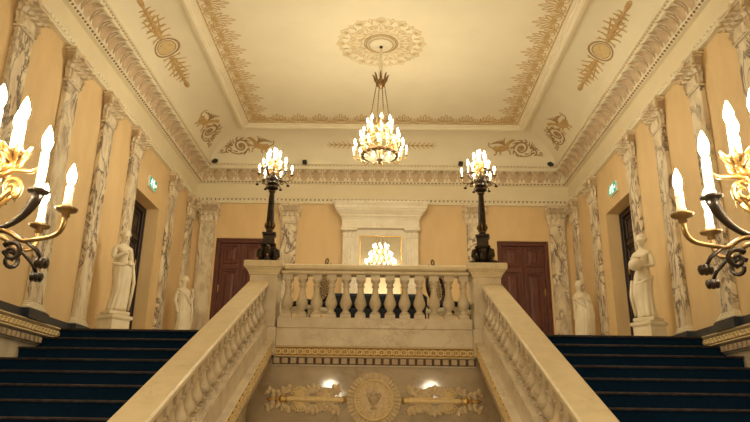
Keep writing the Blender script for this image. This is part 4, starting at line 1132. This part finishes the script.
    return t
def pedestal(label, loc, rz):
    t = thing('pedestal', label, 'pedestal', loc, rz, 'stone pedestals under the statues')
    mb = MB(); mb.bbox(-.165, .165, -.165, .165, .07, .26, .01); mb.build('die', 'statue_marble', t)
    mb = MB(); mb.bbox(-.195, .195, -.195, .195, .003, .07, .012); mb.build('foot', 'statue_marble', t)
    mb = MB(); mb.sqlathe([(.165, .26), (.17, .27), (.19, .285), (.19, .325), (.185, .33)]); mb.build('cap', 'statue_marble', t)
    return t
XS = 4.06
p0 = pedestal('pale stone pedestal of the statue before the left wall doorway', (-XS, 10.12, 0), pi / 2 - .5)
dup(p0, (XS, 10.08, 0), -pi / 2 + .5, 'pale stone pedestal of the statue before the right wall doorway')
dup(p0, (-XS, 13.5, 0), pi / 2 - .4, 'pale stone pedestal of the statue in the far corner of the left wall')
dup(p0, (XS, 13.5, 0), -pi / 2 + .4, 'pale stone pedestal of the statue in the far corner of the right wall')
statue('white marble statue of a draped woman on a pedestal before the left wall doorway', (-XS, 10.12, .332), pi / 2 - .75, 'draped')
statue('white marble statue holding a rounded vessel, drapery at the hips, before the right wall doorway', (XS, 10.08, .332), -pi / 2 + .75, 'venus')
f1 = statue('white marble statue in long folded robes in the far corner by the left wall', (-XS, 13.5, .332), pi / 2 - .7, 'full')
dup(f1, (XS, 13.5, .332), -pi / 2 + .7, 'white marble statue in long folded robes in the far corner by the right wall')

# ------------------------------------------------------------------ light, camera
def lamp(name, loc, e, rad=.12, col=(1.0, .898, .635)):
    L = bpy.data.lights.new(name, 'POINT'); L.energy = e; L.shadow_soft_size = rad; L.color = col
    o = bpy.data.objects.new(name, L); COL.objects.link(o); o.location = loc
lamp('front_fill_light', (-.04, -1.2, 3.2), 62, .35)  # unseen fill light added behind the camera to brighten front-facing surfaces
w = bpy.data.worlds.new('World'); SC.world = w; w.use_nodes = True
w.node_tree.nodes['Background'].inputs['Color'].default_value = (.02, .015, .01, 1)

cam = bpy.data.cameras.new('Camera'); co = bpy.data.objects.new('Camera', cam); COL.objects.link(co)
f_, p_, yaw, roll = 664.0, .31657675, .0138132, .0150359
cp, sp = cos(p_), sin(p_)
fw = Vector((-sin(yaw) * cp, cos(yaw) * cp, sp)); r_ = Vector((cos(yaw), sin(yaw), 0)); u_ = r_.cross(fw)
Rv = r_ * cos(roll) + u_ * sin(roll); Uv = -r_ * sin(roll) + u_ * cos(roll)
M = Matrix((Rv, Uv, -fw)).transposed().to_4x4(); M.translation = Vector((.04365, 0, -1.25))
co.matrix_world = M
cam.sensor_width = 36; cam.lens = 36 * f_ / 750; cam.clip_start = .05; cam.clip_end = 100
SC.camera = co
vs = SC.view_settings
vs.view_transform = 'Standard'; vs.look = 'None'; vs.exposure = 1.45; vs.gamma = 1.0; vs.use_curve_mapping = False
SC.cycles.use_denoising = True
SC.cycles.max_bounces = 8; SC.cycles.diffuse_bounces = 5
SC.cycles.sample_clamp_indirect = 8
